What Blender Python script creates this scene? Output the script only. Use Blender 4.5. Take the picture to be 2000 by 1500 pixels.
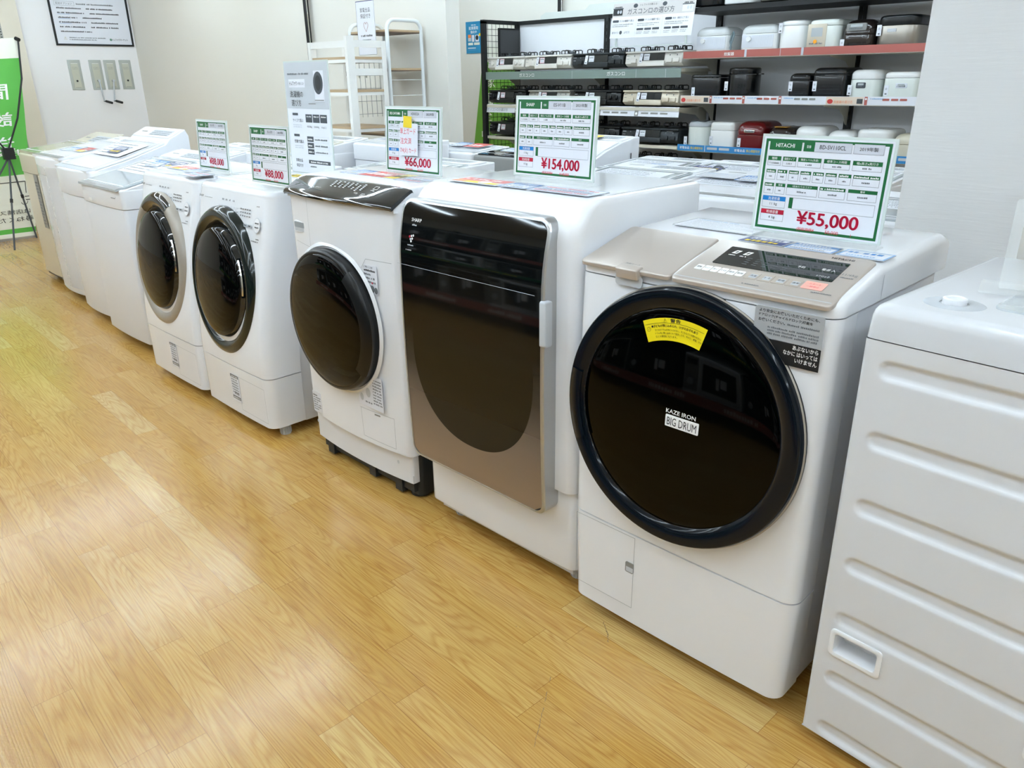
import bpy, math, random
from mathutils import Vector, Matrix
random.seed(7)
PI = math.pi
for o in list(bpy.data.objects): bpy.data.objects.remove(o)
SC = bpy.context.scene
COL = SC.collection

# ---------------------------------------------------------------- camera (27 mm phone lens, 1.4 m above the floor, looking down and left along the row)
F_PX, PITCH, ROLL, YAW, CAM_H = 1505.5, 0.377335, -0.013079, 0.786447, 1.40
cd = bpy.data.cameras.new('camera'); cam = bpy.data.objects.new('camera', cd); COL.objects.link(cam)
cd.sensor_fit = 'HORIZONTAL'; cd.sensor_width = 36; cd.lens = 36 * F_PX / 2000; cd.clip_start = 0.02; cd.clip_end = 100
def _rowframe(d): return Vector((d.x*math.cos(YAW) - d.y*math.sin(YAW), d.x*math.sin(YAW) + d.y*math.cos(YAW), d.z))
_F = Vector((0, math.cos(PITCH), -math.sin(PITCH))); _R = Vector((1, 0, 0)); _U = Vector((0, math.sin(PITCH), math.cos(PITCH)))
_R, _U = math.cos(ROLL)*_R + math.sin(ROLL)*_U, -math.sin(ROLL)*_R + math.cos(ROLL)*_U
_F, _R, _U = map(_rowframe, (_F, _R, _U))
cam.matrix_world = Matrix(((_R.x, _U.x, -_F.x, 0), (_R.y, _U.y, -_F.y, 0), (_R.z, _U.z, -_F.z, CAM_H), (0, 0, 0, 1)))
SC.camera = cam

# ---------------------------------------------------------------- world, exposure
w = bpy.data.worlds.new('world'); SC.world = w; w.use_nodes = True
w.node_tree.nodes['Background'].inputs[0].default_value = (0.93, 0.97, 1.0, 1)
w.node_tree.nodes['Background'].inputs[1].default_value = 0.9
SC.view_settings.view_transform = 'Standard'; SC.view_settings.look = 'None'
SC.view_settings.gamma = 1.0; SC.view_settings.use_curve_mapping = False
SC.view_settings.exposure = 0.93
LAMP_POWER = 17.0

# ---------------------------------------------------------------- materials
def lin(h):
    h = h.lstrip('#'); c = [int(h[i:i+2], 16)/255 for i in (0, 2, 4)]
    return tuple((x/12.92 if x <= 0.04045 else ((x+0.055)/1.055)**2.4) for x in c) + (1,)
MATS = {}
def mat(name, col, rough=0.4, metal=0.0, coat=0.0, spec=0.5, bump=0.0, bscale=200, vary=0.0, trans=0.0, alpha=1.0, emit=0.0, ior=1.45):
    if name in MATS: return MATS[name]
    m = bpy.data.materials.new(name); m.use_nodes = True; nt = m.node_tree; b = nt.nodes['Principled BSDF']
    c = lin(col) if isinstance(col, str) else col
    b.inputs['Base Color'].default_value = c; b.inputs['Roughness'].default_value = rough; b.inputs['Metallic'].default_value = metal
    b.inputs['Coat Weight'].default_value = coat; b.inputs['Coat Roughness'].default_value = 0.03; b.inputs['Specular IOR Level'].default_value = spec
    b.inputs['Transmission Weight'].default_value = trans; b.inputs['Alpha'].default_value = alpha; b.inputs['IOR'].default_value = ior
    if emit: b.inputs['Emission Color'].default_value = c; b.inputs['Emission Strength'].default_value = emit
    tc = nt.nodes.new('ShaderNodeTexCoord'); nz = nt.nodes.new('ShaderNodeTexNoise'); nz.inputs['Scale'].default_value = bscale
    nt.links.new(tc.outputs['Object'], nz.inputs['Vector'])
    if bump:
        bp = nt.nodes.new('ShaderNodeBump'); bp.inputs['Strength'].default_value = bump; bp.inputs['Distance'].default_value = 0.002
        nt.links.new(nz.outputs['Fac'], bp.inputs['Height']); nt.links.new(bp.outputs['Normal'], b.inputs['Normal'])
    if vary:
        mx = nt.nodes.new('ShaderNodeMixRGB'); mx.inputs[1].default_value = c; mx.inputs[2].default_value = tuple(x*(1-vary) for x in c[:3]) + (1,)
        n2 = nt.nodes.new('ShaderNodeTexNoise'); n2.inputs['Scale'].default_value = 3.0; n2.inputs['Detail'].default_value = 4
        nt.links.new(tc.outputs['Object'], n2.inputs['Vector']); nt.links.new(n2.outputs['Fac'], mx.inputs[0]); nt.links.new(mx.outputs[0], b.inputs['Base Color'])
    MATS[name] = m; return m
WHITE = mat('white_plastic', '#eef0f4', 0.16, coat=0.25, vary=0.03)
WHITE2 = mat('white_satin_plastic', '#eaecf0', 0.35, vary=0.03)
STEEL = mat('white_painted_steel', '#e2e4e8', 0.38, bump=0.05, bscale=600, vary=0.03)
STEELW = mat('white_painted_side_steel', '#dadce0', 0.42, bump=0.06, bscale=700, vary=0.03)
BLACKG = mat('black_gloss', '#0a1012', 0.05, coat=0.6, vary=0.1)
RINGD = mat('dark_green_black_gloss_ring', '#121d1c', 0.14, coat=0.25, vary=0.1)
RINGB = mat('blue_black_gloss_ring', '#0b131b', 0.10, spec=0.35, coat=0.0, vary=0.1)
GLASSD = mat('smoked_glass', '#050606', 0.025, spec=0.22, vary=0.1)
GLASSH = mat('black_door_glass', '#020303', 0.03, spec=0.20, vary=0.1)
BLACKM = mat('black_matte', '#15181a', 0.55, vary=0.1)
BLACKP = mat('black_satin', '#0f1214', 0.28, vary=0.1)
SEAM = mat('seam_grey', '#9aa0a6', 0.6, vary=0.05)
SEAMD = mat('seam_dark', '#4a5056', 0.6, vary=0.05)
SILVER = mat('silver', '#b9bbbd', 0.28, metal=0.75, vary=0.05)
CHROME = mat('chrome', '#d8d8d6', 0.12, metal=1.0, vary=0.03)
SRING = mat('champagne_silver_ring', '#a8a196', 0.38, metal=0.15, vary=0.05)
GOLDP = mat('champagne_panel', '#bfb6ae', 0.30, metal=0.25, bump=0.03, bscale=900, vary=0.04)
GREYP = mat('grey_print', '#6e7378', 0.5, vary=0.03)
GREYL = mat('light_grey_print', '#c3c8ce', 0.4, vary=0.03)
GREYM = mat('mid_grey_plastic', '#8e8f8d', 0.35, vary=0.05)
INKB = mat('black_ink', '#17191b', 0.5, vary=0.05)
INKW = mat('white_ink', '#f4f4f4', 0.5, vary=0.02)
INKR = mat('red_ink', '#e21d4c', 0.45, vary=0.05)
INKPK = mat('pink_red_ink', '#e5405a', 0.45, vary=0.05)
GREEN = mat('sign_green', '#1f6b3d', 0.35, vary=0.08)
BLUE = mat('sign_blue', '#2182cf', 0.35, vary=0.05)
CRIM = mat('sign_crimson', '#c01f3c', 0.35, vary=0.05)
PAPER = mat('white_paper', '#e4e7ef', 0.4, vary=0.02)
PAPERG = mat('paper_pale_grey', '#ccd0da', 0.4, vary=0.02)
YELLOW = mat('yellow_label', '#f2dc1c', 0.35, vary=0.05)
YTAPE = mat('yellow_tape', '#f3d631', 0.45, vary=0.05)
ORANGE = mat('orange_print', '#ee8a4a', 0.35, vary=0.1)
REDP = mat('red_print', '#d6443f', 0.35, vary=0.1)
NAVY = mat('navy_print', '#26367a', 0.35, vary=0.1)
LBLUE = mat('light_blue_print', '#6fa8dd', 0.35, vary=0.1)
CLEAR = mat('clear_acrylic', '#f6fbfa', 0.03, alpha=0.16, spec=0.5, vary=0.01)
CLEARE = mat('acrylic_edge', '#e4efec', 0.1, alpha=0.75, vary=0.02)
GLASSC = mat('clear_lid_glass', '#dfe8ec', 0.04, alpha=0.45, coat=0.3, vary=0.02)
GREYW = mat('lid_grey_glass', '#b9c0c4', 0.08, coat=0.3, vary=0.05)
CHAR = mat('charcoal_plastic', '#262b2e', 0.45, vary=0.1)
RUBBER = mat('rubber', '#c9ccce', 0.6, vary=0.05)
BEIGE = mat('beige_plastic', '#d2ccb9', 0.32, coat=0.1, vary=0.04)
BEIGED = mat('beige_olive_lid', '#b5b79c', 0.2, coat=0.3, vary=0.04)
PINKP = mat('salmon_button', '#eeb3a4', 0.4, vary=0.04)
TAUPE = mat('taupe_button', '#b7aca0', 0.4, vary=0.04)

# ---------------------------------------------------------------- mesh builder
class Fr:
    """a flat working frame: p(a, b, c) = origin + a*x + b*y + c*normal"""
    def __init__(s, o, x, y):
        s.o = Vector(o); s.x = Vector(x).normalized(); s.y = Vector(y).normalized(); s.n = s.x.cross(s.y).normalized()
    def p(s, a, b, c=0.0): return s.o + s.x*a + s.y*b + s.n*c
    def sub(s, a, b, c=0.0, rot=0.0):
        x = s.x*math.cos(rot) + s.y*math.sin(rot); y = -s.x*math.sin(rot) + s.y*math.cos(rot)
        return Fr(s.p(a, b, c), x, y)
def front(x, y, z): return Fr((x, y, z), (1, 0, 0), (0, 0, 1))
def top(x, y, z): return Fr((x, y, z), (1, 0, 0), (0, 1, 0))
GLYPH = {}
def glyph(s, bold):
    k = (s, bold)
    if k not in GLYPH:
        cu = bpy.data.curves.new('t', 'FONT'); cu.body = s; cu.resolution_u = 6 if s[:1] == '¥' else 2; cu.offset = 0.012 if bold else 0.0
        ob = bpy.data.objects.new('t', cu); me = ob.to_mesh()
        vs = [v.co.copy() for v in me.vertices]; fs = [tuple(p.vertices) for p in me.polygons]
        ob.to_mesh_clear(); bpy.data.objects.remove(ob); bpy.data.curves.remove(cu)
        if vs:
            x0 = min(v.x for v in vs); x1 = max(v.x for v in vs); y0 = min(v.y for v in vs); y1 = max(v.y for v in vs)
        else: x0 = y0 = 0; x1 = y1 = 1
        GLYPH[k] = (vs, fs, x0, x1, y0, y1)
    return GLYPH[k]
class MB:
    def __init__(s): s.v = []; s.f = []; s.m = []; s.mats = []
    def mi(s, m):
        if m not in s.mats: s.mats.append(m)
        return s.mats.index(m)
    def add(s, vs, fs, m):
        n = len(s.v); s.v += [Vector(v) for v in vs]; i = s.mi(m)
        for f in fs: s.f.append([n+k for k in f]); s.m.append(i)
    def box(s, x0, x1, y0, y1, z0, z1, m):
        s.add([(x0,y0,z0),(x1,y0,z0),(x1,y1,z0),(x0,y1,z0),(x0,y0,z1),(x1,y0,z1),(x1,y1,z1),(x0,y1,z1)],
              [(0,3,2,1),(4,5,6,7),(0,1,5,4),(1,2,6,5),(2,3,7,6),(3,0,4,7)], m)
    def rings(s, R, m, cap0=True, cap1=True, closed=True):
        n = len(R[0]); vs = [p for r in R for p in r]; fs = []
        for k in range(len(R)-1):
            for i in range(n if closed else n-1):
                j = (i+1) % n; fs.append((k*n+i, k*n+j, (k+1)*n+j, (k+1)*n+i))
        if cap0: fs.append(tuple(reversed(range(n))))
        if cap1: fs.append(tuple(range((len(R)-1)*n, len(R)*n)))
        s.add(vs, fs, m)
    def poly(s, fr, pts, m, c=0.0004): s.add([fr.p(a, b, c) for a, b in pts], [tuple(range(len(pts)))], m)
    def rect(s, fr, a0, b0, a1, b1, m, c=0.0004): s.poly(fr, [(a0,b0),(a1,b0),(a1,b1),(a0,b1)], m, c)
    def slab(s, fr, pts, c0, c1, m): s.rings([[fr.p(a,b,c0) for a,b in pts], [fr.p(a,b,c1) for a,b in pts]], m)
    def bslab(s, fr, pts, c0, c1, m, bev=0.003):
        """slab with a softened front edge"""
        cx = sum(p[0] for p in pts)/len(pts); cy = sum(p[1] for p in pts)/len(pts)
        W = max(p[0] for p in pts)-min(p[0] for p in pts); H = max(p[1] for p in pts)-min(p[1] for p in pts)
        def sh(d): return [(cx+(a-cx)*(1-2*d/W), cy+(b-cy)*(1-2*d/H)) for a, b in pts]
        R = [[fr.p(a,b,c0) for a,b in pts], [fr.p(a,b,c1-bev) for a,b in pts]]
        for t in (30, 60, 90):
            q = sh(bev*(1-math.cos(math.radians(t)))); R.append([fr.p(a,b,c1-bev+bev*math.sin(math.radians(t))) for a,b in q])
        s.rings(R, m)
    def border(s, fr, a0, b0, a1, b1, t, m, c=0.0004):
        s.rect(fr,a0,b0,a1,b0+t,m,c); s.rect(fr,a0,b1-t,a1,b1,m,c); s.rect(fr,a0,b0+t,a0+t,b1-t,m,c); s.rect(fr,a1-t,b0+t,a1,b1-t,m,c)
    def text(s, fr, txt, a, b, h, m, w=None, al='l', c=0.0007, bold=False):
        vs, fs, x0, x1, y0, y1 = glyph(txt, bold)
        k = h/max(y1-y0, 1e-6); kx = k if w is None else min(w/max(x1-x0, 1e-6), k*1.1); W = (x1-x0)*kx
        if al == 'c': a -= W/2
        if al == 'r': a -= W
        s.add([fr.p(a+(v.x-x0)*kx, b+(v.y-y0)*k, c) for v in vs], fs, m)
    def greek(s, fr, a0, a1, b, h, m, c=0.0006, seed=0):
        """a line of marks too small to read"""
        r = random.Random(seed*131+int(a0*1e4)+int(b*1e4)); a = a0
        while a < a1 - h*0.4:
            wd = h*r.uniform(0.5, 0.95); s.rect(fr, a, b, min(a+wd*0.75, a1), b+h*r.uniform(0.65, 1), m, c); a += wd*(1.9 if r.random() < 0.12 else 1.05)
    def tube(s, pts, r, m, n=10, closed=False):
        pts = [Vector(p) for p in pts]; R = []; up = None
        for i, p in enumerate(pts):
            if closed: d = pts[(i+1) % len(pts)] - pts[i-1]
            else: d = pts[min(i+1, len(pts)-1)] - pts[max(i-1, 0)]
            d.normalize()
            if up is None: up = Vector((0,0,1)) if abs(d.z) < 0.9 else Vector((1,0,0))
            u = d.cross(up); 
            if u.length < 1e-5: u = d.cross(Vector((0,1,0)))
            u.normalize(); v = u.cross(d); up = v
            R.append([p + u*r*math.cos(2*PI*k/n) - v*r*math.sin(2*PI*k/n) for k in range(n)])
        if closed: R.append(R[0])
        s.rings(R, m, not closed, not closed)
    def cyl(s, p0, p1, r, m, n=20, r1=None):
        p0 = Vector(p0); p1 = Vector(p1); d = (p1-p0).normalized(); up = Vector((0,0,1)) if abs(d.z) < 0.9 else Vector((1,0,0))
        u = d.cross(up).normalized(); v = u.cross(d); r1 = r if r1 is None else r1
        s.rings([[p + u*q*math.cos(2*PI*k/n) - v*q*math.sin(2*PI*k/n) for k in range(n)] for p, q in ((p0, r), (p1, r1))], m)
    def lathe(s, fr, prof, n, mseg, sx=1.0, sy=1.0, dx=0.0, a0=0.0, a1=2*PI):
        """profile (r, c[, offset_b]) about the frame's normal; one material per segment"""
        full = abs(a1-a0-2*PI) < 1e-6
        def ring(q):
            r, c = q[0], q[1]; k = n if full else n+1
            return [fr.p(r*sx*math.cos(a0+(a1-a0)*i/n), r*sy*math.sin(a0+(a1-a0)*i/n)+(q[2] if len(q) > 2 else 0), c) for i in range(k)]
        for k in range(len(prof)-1):
            m = mseg[k] if isinstance(mseg, (list, tuple)) else mseg
            if prof[k+1][0] < 1e-6:
                vs = ring(prof[k]) + [fr.p(0, 0, prof[k+1][1])]; L = len(vs)-1
                s.add(vs, [(i, (i+1) % L if full else i+1, L) for i in range(L if full else L-1)], m)
            else:
                s.rings([ring(prof[k]), ring(prof[k+1])], m, False, False, full)
    def grid(s, P, m):
        """P[i][j] points"""
        n = len(P[0]); s.add([p for r in P for p in r], [(i*n+j, i*n+j+1, (i+1)*n+j+1, (i+1)*n+j) for i in range(len(P)-1) for j in range(n-1)], m)
    def obj(s, name, parent=None, smooth=38, weld=True):
        me = bpy.data.meshes.new(name); me.from_pydata([tuple(v) for v in s.v], [], s.f)
        for m in s.mats: me.materials.append(m)
        me.polygons.foreach_set('material_index', s.m)
        if smooth:
            me.polygons.foreach_set('use_smooth', [True]*len(s.f))
            if weld:
                import bmesh
                b = bmesh.new(); b.from_mesh(me); bmesh.ops.remove_doubles(b, verts=b.verts, dist=2e-5); b.to_mesh(me); b.free()
            me.set_sharp_from_angle(angle=math.radians(smooth))
        me.update(); o = bpy.data.objects.new(name, me); COL.objects.link(o)
        if parent: o.parent = parent
        return o
def outline(x0, x1, y0, y1, rf, rb, bulge=0.0, nc=6, nf=8):
    """rounded rectangle in plan, front (y0) first, with an outward bulge of the front"""
    P = []
    for i in range(nf+1):
        x = x0+rf+(x1-x0-2*rf)*i/nf; t = (i/nf-0.5)*2; P.append((x, y0 - bulge*(1-t*t)))
    def arc(cx, cy, r, a0, a1):
        return [(cx+r*math.cos(math.radians(a0+(a1-a0)*k/nc)), cy+r*math.sin(math.radians(a0+(a1-a0)*k/nc))) for k in range(1, nc+1)]
    P += arc(x1-rf, y0+rf, rf, -90, 0); P.append((x1, y1-rb)); P += arc(x1-rb, y1-rb, rb, 0, 90)
    P.append((x0+rb, y1)); P += arc(x0+rb, y1-rb, rb, 90, 180); P.append((x0, y0+rf)); P += arc(x0+rf, y0+rf, rf, 180, 270)[:-1]
    return P
def solid(mb, x0, x1, y0, y1, z0, z1, m, rf=0.01, rb=0.01, bulge=0.0, rt=0.006, rbm=0.002, froll=None, warp=None, nz=1):
    """upright body with rounded plan corners, softened top (rt) and bottom (rbm) edges; froll = larger roll radius of the front top edge"""
    R = []; sec = []
    for k in range(4): a = math.radians(90*k/3); sec.append((z0+rbm*(1-math.sin(a)), rbm*(1-math.cos(a)), rbm*(1-math.cos(a))))
    sec = [(z0+rbm*(1-math.cos(math.radians(30*k))), rbm*(1-math.sin(math.radians(30*k)))) for k in range(4)]
    S = [(z, i, i) for z, i in sec]
    fr_ = froll or rt
    for k in range(1, nz): S.append((z0+(z1-fr_-z0)*k/nz, 0, 0))
    nk = 8 if froll else 4
    for k in range(nk+1):
        a = math.radians(90*k/nk); z = z1-fr_+fr_*math.sin(a)
        zi = max(0.0, z-(z1-rt)); ii = rt*(1-math.sqrt(max(0, 1-(zi/rt)**2))) if rt > 0 else 0
        S.append((z, ii, fr_*(1-math.cos(a))))
    for z, ins, fi in S:
        q = outline(x0+ins, x1-ins, y0+fi, y1-ins, max(rf-ins*0.3, 0.001), rb, bulge)
        R.append([Vector((x, y, z)) for x, y in q])
    if warp: R = [[warp(p) for p in r] for r in R]
    mb.rings(R, m)
def rrect(a0, b0, a1, b1, r, n=5):
    P = []
    for cx, cy, s0 in ((a1-r, b0+r, -90), (a1-r, b1-r, 0), (a0+r, b1-r, 90), (a0+r, b0+r, 180)):
        P += [(cx+r*math.cos(math.radians(s0+90*k/n)), cy+r*math.sin(math.radians(s0+90*k/n))) for k in range(n+1)]
    return P
def ell(cx, cy, rx, ry, n=24, a0=0, a1=360): return [(cx+rx*math.cos(math.radians(a0+(a1-a0)*k/n)), cy+ry*math.sin(math.radians(a0+(a1-a0)*k/n))) for k in range(n if a1-a0 == 360 else n+1)]
def empty(name, loc, label, cat, group=None, rz=0.0):
    o = bpy.data.objects.new(name, None); COL.objects.link(o); o.location = loc; o.rotation_euler = (0, 0, rz); o.empty_display_size = 0.1
    o['label'] = label; o['category'] = cat
    if group: o['group'] = group
    return o
def tag(o, label, cat, group=None):
    o['label'] = label; o['category'] = cat
    if group: o['group'] = group
    return o
def struct(o): o['kind'] = 'structure'; return o
def dup(root, loc, label, rz=None, group=None):
    """a thing copied with its parts and sub-parts"""
    def cp(o, par):
        c = o.copy(); COL.objects.link(c); c.parent = par
        for ch in list(o.children): cp(ch, c)
        return c
    r = cp(root, None); r.location = loc; r['label'] = label
    if rz is not None: r.rotation_euler = (0, 0, rz)
    if group: r['group'] = group
    return r
# ---------------------------------------------------------------- the setting
def floor_material():
    m = bpy.data.materials.new('oak_plank_vinyl'); m.use_nodes = True; nt = m.node_tree; N = nt.nodes; L = nt.links; b = N['Principled BSDF']
    def node(t, **k):
        n = N.new(t)
        for a, v in k.items(): setattr(n, a, v)
        return n
    def math_(op, a, b_=None, c=None):
        n = node('ShaderNodeMath', operation=op)
        for i, v in enumerate((a, b_, c)):
            if v is None: continue
            if isinstance(v, (int, float)): n.inputs[i].default_value = v
            else: L.new(v, n.inputs[i])
        return n.outputs[0]
    tc = node('ShaderNodeTexCoord'); mp = node('ShaderNodeMapping'); mp.inputs['Rotation'].default_value = (0, 0, math.radians(2.0)); L.new(tc.outputs['Object'], mp.inputs[0])
    sp = node('ShaderNodeSeparateXYZ'); L.new(mp.outputs[0], sp.inputs[0]); u, v = sp.outputs[0], sp.outputs[1]
    PW, PL = 0.0915, 0.62
    vr = math_('DIVIDE', math_('ADD', v, 20.0), PW); row = math_('FLOOR', vr); fv = math_('FRACT', vr)
    wn = node('ShaderNodeTexWhiteNoise', noise_dimensions='1D'); L.new(row, wn.inputs['W'])
    ur = math_('ADD', math_('DIVIDE', math_('ADD', u, 30.0), PL), wn.outputs['Value']); col = math_('FLOOR', ur); fu = math_('FRACT', ur)
    cid = node('ShaderNodeCombineXYZ'); L.new(row, cid.inputs[0]); L.new(col, cid.inputs[1])
    w2 = node('ShaderNodeTexWhiteNoise', noise_dimensions='3D'); L.new(cid.outputs[0], w2.inputs['Vector'])
    # cathedral grain: contour lines of a stretched noise, different on each board
    gv = node('ShaderNodeCombineXYZ'); L.new(math_('MULTIPLY', u, 1.15), gv.inputs[0]); L.new(math_('MULTIPLY', v, 11.5), gv.inputs[1]); L.new(math_('MULTIPLY', w2.outputs['Value'], 37.0), gv.inputs[2])
    n1 = node('ShaderNodeTexNoise'); n1.inputs['Scale'].default_value = 1.0; n1.inputs['Detail'].default_value = 1.2; n1.inputs['Roughness'].default_value = 0.4; L.new(gv.outputs[0], n1.inputs['Vector'])
    band = math_('PINGPONG', math_('MULTIPLY', n1.outputs['Fac'], 24.0), 0.5)
    line = node('ShaderNodeMapRange'); line.inputs[1].default_value = 0.0; line.inputs[2].default_value = 0.32; line.inputs[3].default_value = 1.0; line.inputs[4].default_value = 0.0; L.new(band, line.inputs[0])
    gv2 = node('ShaderNodeCombineXYZ'); L.new(math_('MULTIPLY', u, 9.0), gv2.inputs[0]); L.new(math_('MULTIPLY', v, 330.0), gv2.inputs[1]); L.new(math_('MULTIPLY', w2.outputs['Value'], 11.0), gv2.inputs[2])
    n2 = node('ShaderNodeTexNoise'); n2.inputs['Scale'].default_value = 1.0; n2.inputs['Detail'].default_value = 3; L.new(gv2.outputs[0], n2.inputs['Vector'])
    ramp = node('ShaderNodeValToRGB'); e = ramp.color_ramp.elements
    e[0].position = 0; e[0].color = lin('#caa04f'); e[1].position = 1; e[1].color = lin('#ddc080')
    for p, c in ((0.3, '#d3ab60'), (0.6, '#d7b36a'), (0.8, '#cea558')): x = ramp.color_ramp.elements.new(p); x.color = lin(c)
    L.new(w2.outputs['Value'], ramp.inputs[0])
    mx = node('ShaderNodeMixRGB', blend_type='MULTIPLY'); mx.inputs[2].default_value = lin('#c9a064'); L.new(ramp.outputs[0], mx.inputs[1]); L.new(math_('MULTIPLY', line.outputs[0], 0.36), mx.inputs[0])
    mx2 = node('ShaderNodeMixRGB', blend_type='MULTIPLY'); mx2.inputs[2].default_value = lin('#cda262'); L.new(mx.outputs[0], mx2.inputs[1])
    f2 = node('ShaderNodeMapRange'); f2.inputs[1].default_value = 0.45; f2.inputs[2].default_value = 0.75; f2.inputs[4].default_value = 0.6; L.new(n2.outputs['Fac'], f2.inputs[0]); L.new(f2.outputs[0], mx2.inputs[0])
    # faint joints
    du = math_('MULTIPLY', math_('MINIMUM', fu, math_('SUBTRACT', 1.0, fu)), PL); dv = math_('MULTIPLY', math_('MINIMUM', fv, math_('SUBTRACT', 1.0, fv)), PW)
    js = math_('LESS_THAN', math_('MINIMUM', du, dv), 0.0008)
    mx3 = node('ShaderNodeMixRGB', blend_type='MULTIPLY'); mx3.inputs[2].default_value = lin('#b08a5a'); L.new(mx2.outputs[0], mx3.inputs[1]); L.new(math_('MULTIPLY', js, 0.6), mx3.inputs[0])
    # slow dirt
    n3 = node('ShaderNodeTexNoise'); n3.inputs['Scale'].default_value = 1.3; n3.inputs['Detail'].default_value = 5; L.new(tc.outputs['Object'], n3.inputs['Vector'])
    mx4 = node('ShaderNodeMixRGB', blend_type='MULTIPLY'); mx4.inputs[2].default_value = lin('#f3ead8'); L.new(mx3.outputs[0], mx4.inputs[1]); L.new(n3.outputs['Fac'], mx4.inputs[0])
    L.new(mx4.outputs[0], b.inputs['Base Color'])
    b.inputs['Roughness'].default_value = 0.2; b.inputs['Specular IOR Level'].default_value = 0.5; b.inputs['Coat Weight'].default_value = 0.3; b.inputs['Coat Roughness'].default_value = 0.16
    n4 = node('ShaderNodeTexNoise'); n4.inputs['Scale'].default_value = 160; n4.inputs['Detail'].default_value = 2; L.new(tc.outputs['Object'], n4.inputs['Vector'])
    bp = node('ShaderNodeBump'); bp.inputs['Strength'].default_value = 0.22; bp.inputs['Distance'].default_value = 0.001
    L.new(math_('ADD', math_('MULTIPLY', line.outputs[0], -0.3), n4.outputs['Fac']), bp.inputs['Height']); L.new(bp.outputs[0], b.inputs['Normal'])
    return m
def wallpaper(name, col, sx=14, sz=170, strength=0.35):
    m = bpy.data.materials.new(name); m.use_nodes = True; nt = m.node_tree; b = nt.nodes['Principled BSDF']
    b.inputs['Base Color'].default_value = lin(col); b.inputs['Roughness'].default_value = 0.75; b.inputs['Specular IOR Level'].default_value = 0.25
    tc = nt.nodes.new('ShaderNodeTexCoord'); mp = nt.nodes.new('ShaderNodeMapping'); mp.inputs['Scale'].default_value = (sx, sx, sz)
    nz = nt.nodes.new('ShaderNodeTexNoise'); nz.inputs['Scale'].default_value = 1; nz.inputs['Detail'].default_value = 6; bp = nt.nodes.new('ShaderNodeBump')
    bp.inputs['Strength'].default_value = strength; bp.inputs['Distance'].default_value = 0.004
    nt.links.new(tc.outputs['Object'], mp.inputs[0]); nt.links.new(mp.outputs[0], nz.inputs['Vector']); nt.links.new(nz.outputs['Fac'], bp.inputs['Height']); nt.links.new(bp.outputs[0], b.inputs['Normal'])
    return m
CREAM = wallpaper('cream_wallpaper', '#e6e4dc', 60, 60, 0.06)
WHITEW = wallpaper('white_wall_panel', '#eeedee', 60, 60, 0.05)
TEXW = wallpaper('ribbed_white_wallpaper', '#d6d5d4', 14, 170, 0.16)
CEIL = wallpaper('ceiling_board', '#efefec', 30, 30, 0.1)
CH = 2.75
def wall(name, x0, x1, y0, y1, z0, z1, m):
    b = MB(); b.box(x0, x1, y0, y1, z0, z1, m); return struct(b.obj(name, smooth=0))
b = MB(); b.rect(top(0, 0, 0), -13, -6, 6, 9, floor_material(), 0); struct(b.obj('floor', smooth=0))
wall('ceiling', -13, 6, -6, 9, CH, CH+0.1, CEIL)
wall('wall_left', -9.85, -9.70, 2.62, 3.85, 0, CH, WHITEW)
wall('wall_far_left', -11.2, -11.0, -6, 3.85, 0, CH, CREAM)
wall('wall_rear', -9.85, -4.34, 3.75, 3.87, 0, CH, CREAM)
wall('wall_back', -9.85, 6, 5.62, 5.74, 0, CH, CREAM)
wall('wall_column', -0.757, -0.455, 2.25, 2.75, 0, CH, TEXW)
wall('wall_right', 5.8, 5.95, -6, 5.62, 0, CH, CREAM)
wall('wall_front', -11.2, 6, -6.0, -5.9, 0, CH, CREAM)
# corner post between the poster wall and the recess behind the banner
b = MB(); b.box(-9.86, -9.66, 2.44, 2.62, 0, CH, mat('pale_wood_post', '#e6dfcf', 0.5, vary=0.08)); struct(b.obj('trim_1', smooth=0))
b = MB(); b.box(-9.72, -9.655, 2.415, 2.44, 0, CH, mat('grey_post_edge', '#a5a69f', 0.4, metal=0.2, vary=0.05))
for k in range(110): b.box(-9.656, -9.652, 2.42, 2.43, 0.02+k*0.025, 0.03+k*0.025, INKB)
struct(b.obj('trim_2', smooth=0))
# tube lights: rows crossing the aisles, each fitting a thing of its own
TUBE = mat('lit_tube', '#e2f3ff', 0.4, emit=LAMP_POWER)
HOUS = mat('lamp_housing', '#e9e9e9', 0.4, vary=0.02)
lamp0 = empty('ceiling_light', (0, 0, CH), 'long white linear tube light on the ceiling of the shop', 'ceiling light', 'tube lights in rows on the ceiling')
b = MB(); b.box(-0.06, 0.06, -0.62, 0.62, -0.035, 0, HOUS); b.obj('housing', lamp0, 0)
b = MB(); b.tube([(0, -0.6, -0.055), (0, 0.6, -0.055)], 0.02, TUBE, 10); b.obj('lamp_tube', lamp0)
first = True
for X in (-7.8, -6.0, -4.28, -2.5, -0.75, 1.0, 2.8):
    for k in range(-3, 4):
        Y = 0.55 + k*1.26
        if X < -4.3 and Y > 3.6: continue
        if k == 2 and X > -3: continue
        if k == 1 and X in (-0.75, 2.8): continue
        if -0.9 < X < -0.3 and 1.9 < Y < 3.1: continue
        if first: lamp0.location = (X, Y, CH); first = False
        else: dup(lamp0, (X, Y, CH), lamp0['label'])
dup(lamp0, (-6.0, 4.70, CH), lamp0['label'])  # extra fitting, added to brighten the stove shelves
for X in (-6.9, -5.2, -3.4, -1.65, 0.1, 1.9): dup(lamp0, (X, 0.10, CH), lamp0['label'], PI/2)  # row along the aisle, added to lighten the washer fronts
for X in (-5.15, -3.4, -1.6): dup(lamp0, (X, 4.62 if X > -5 else 4.62, CH), lamp0['label'], PI/2)  # unseen row added for more light on the back shelving
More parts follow.
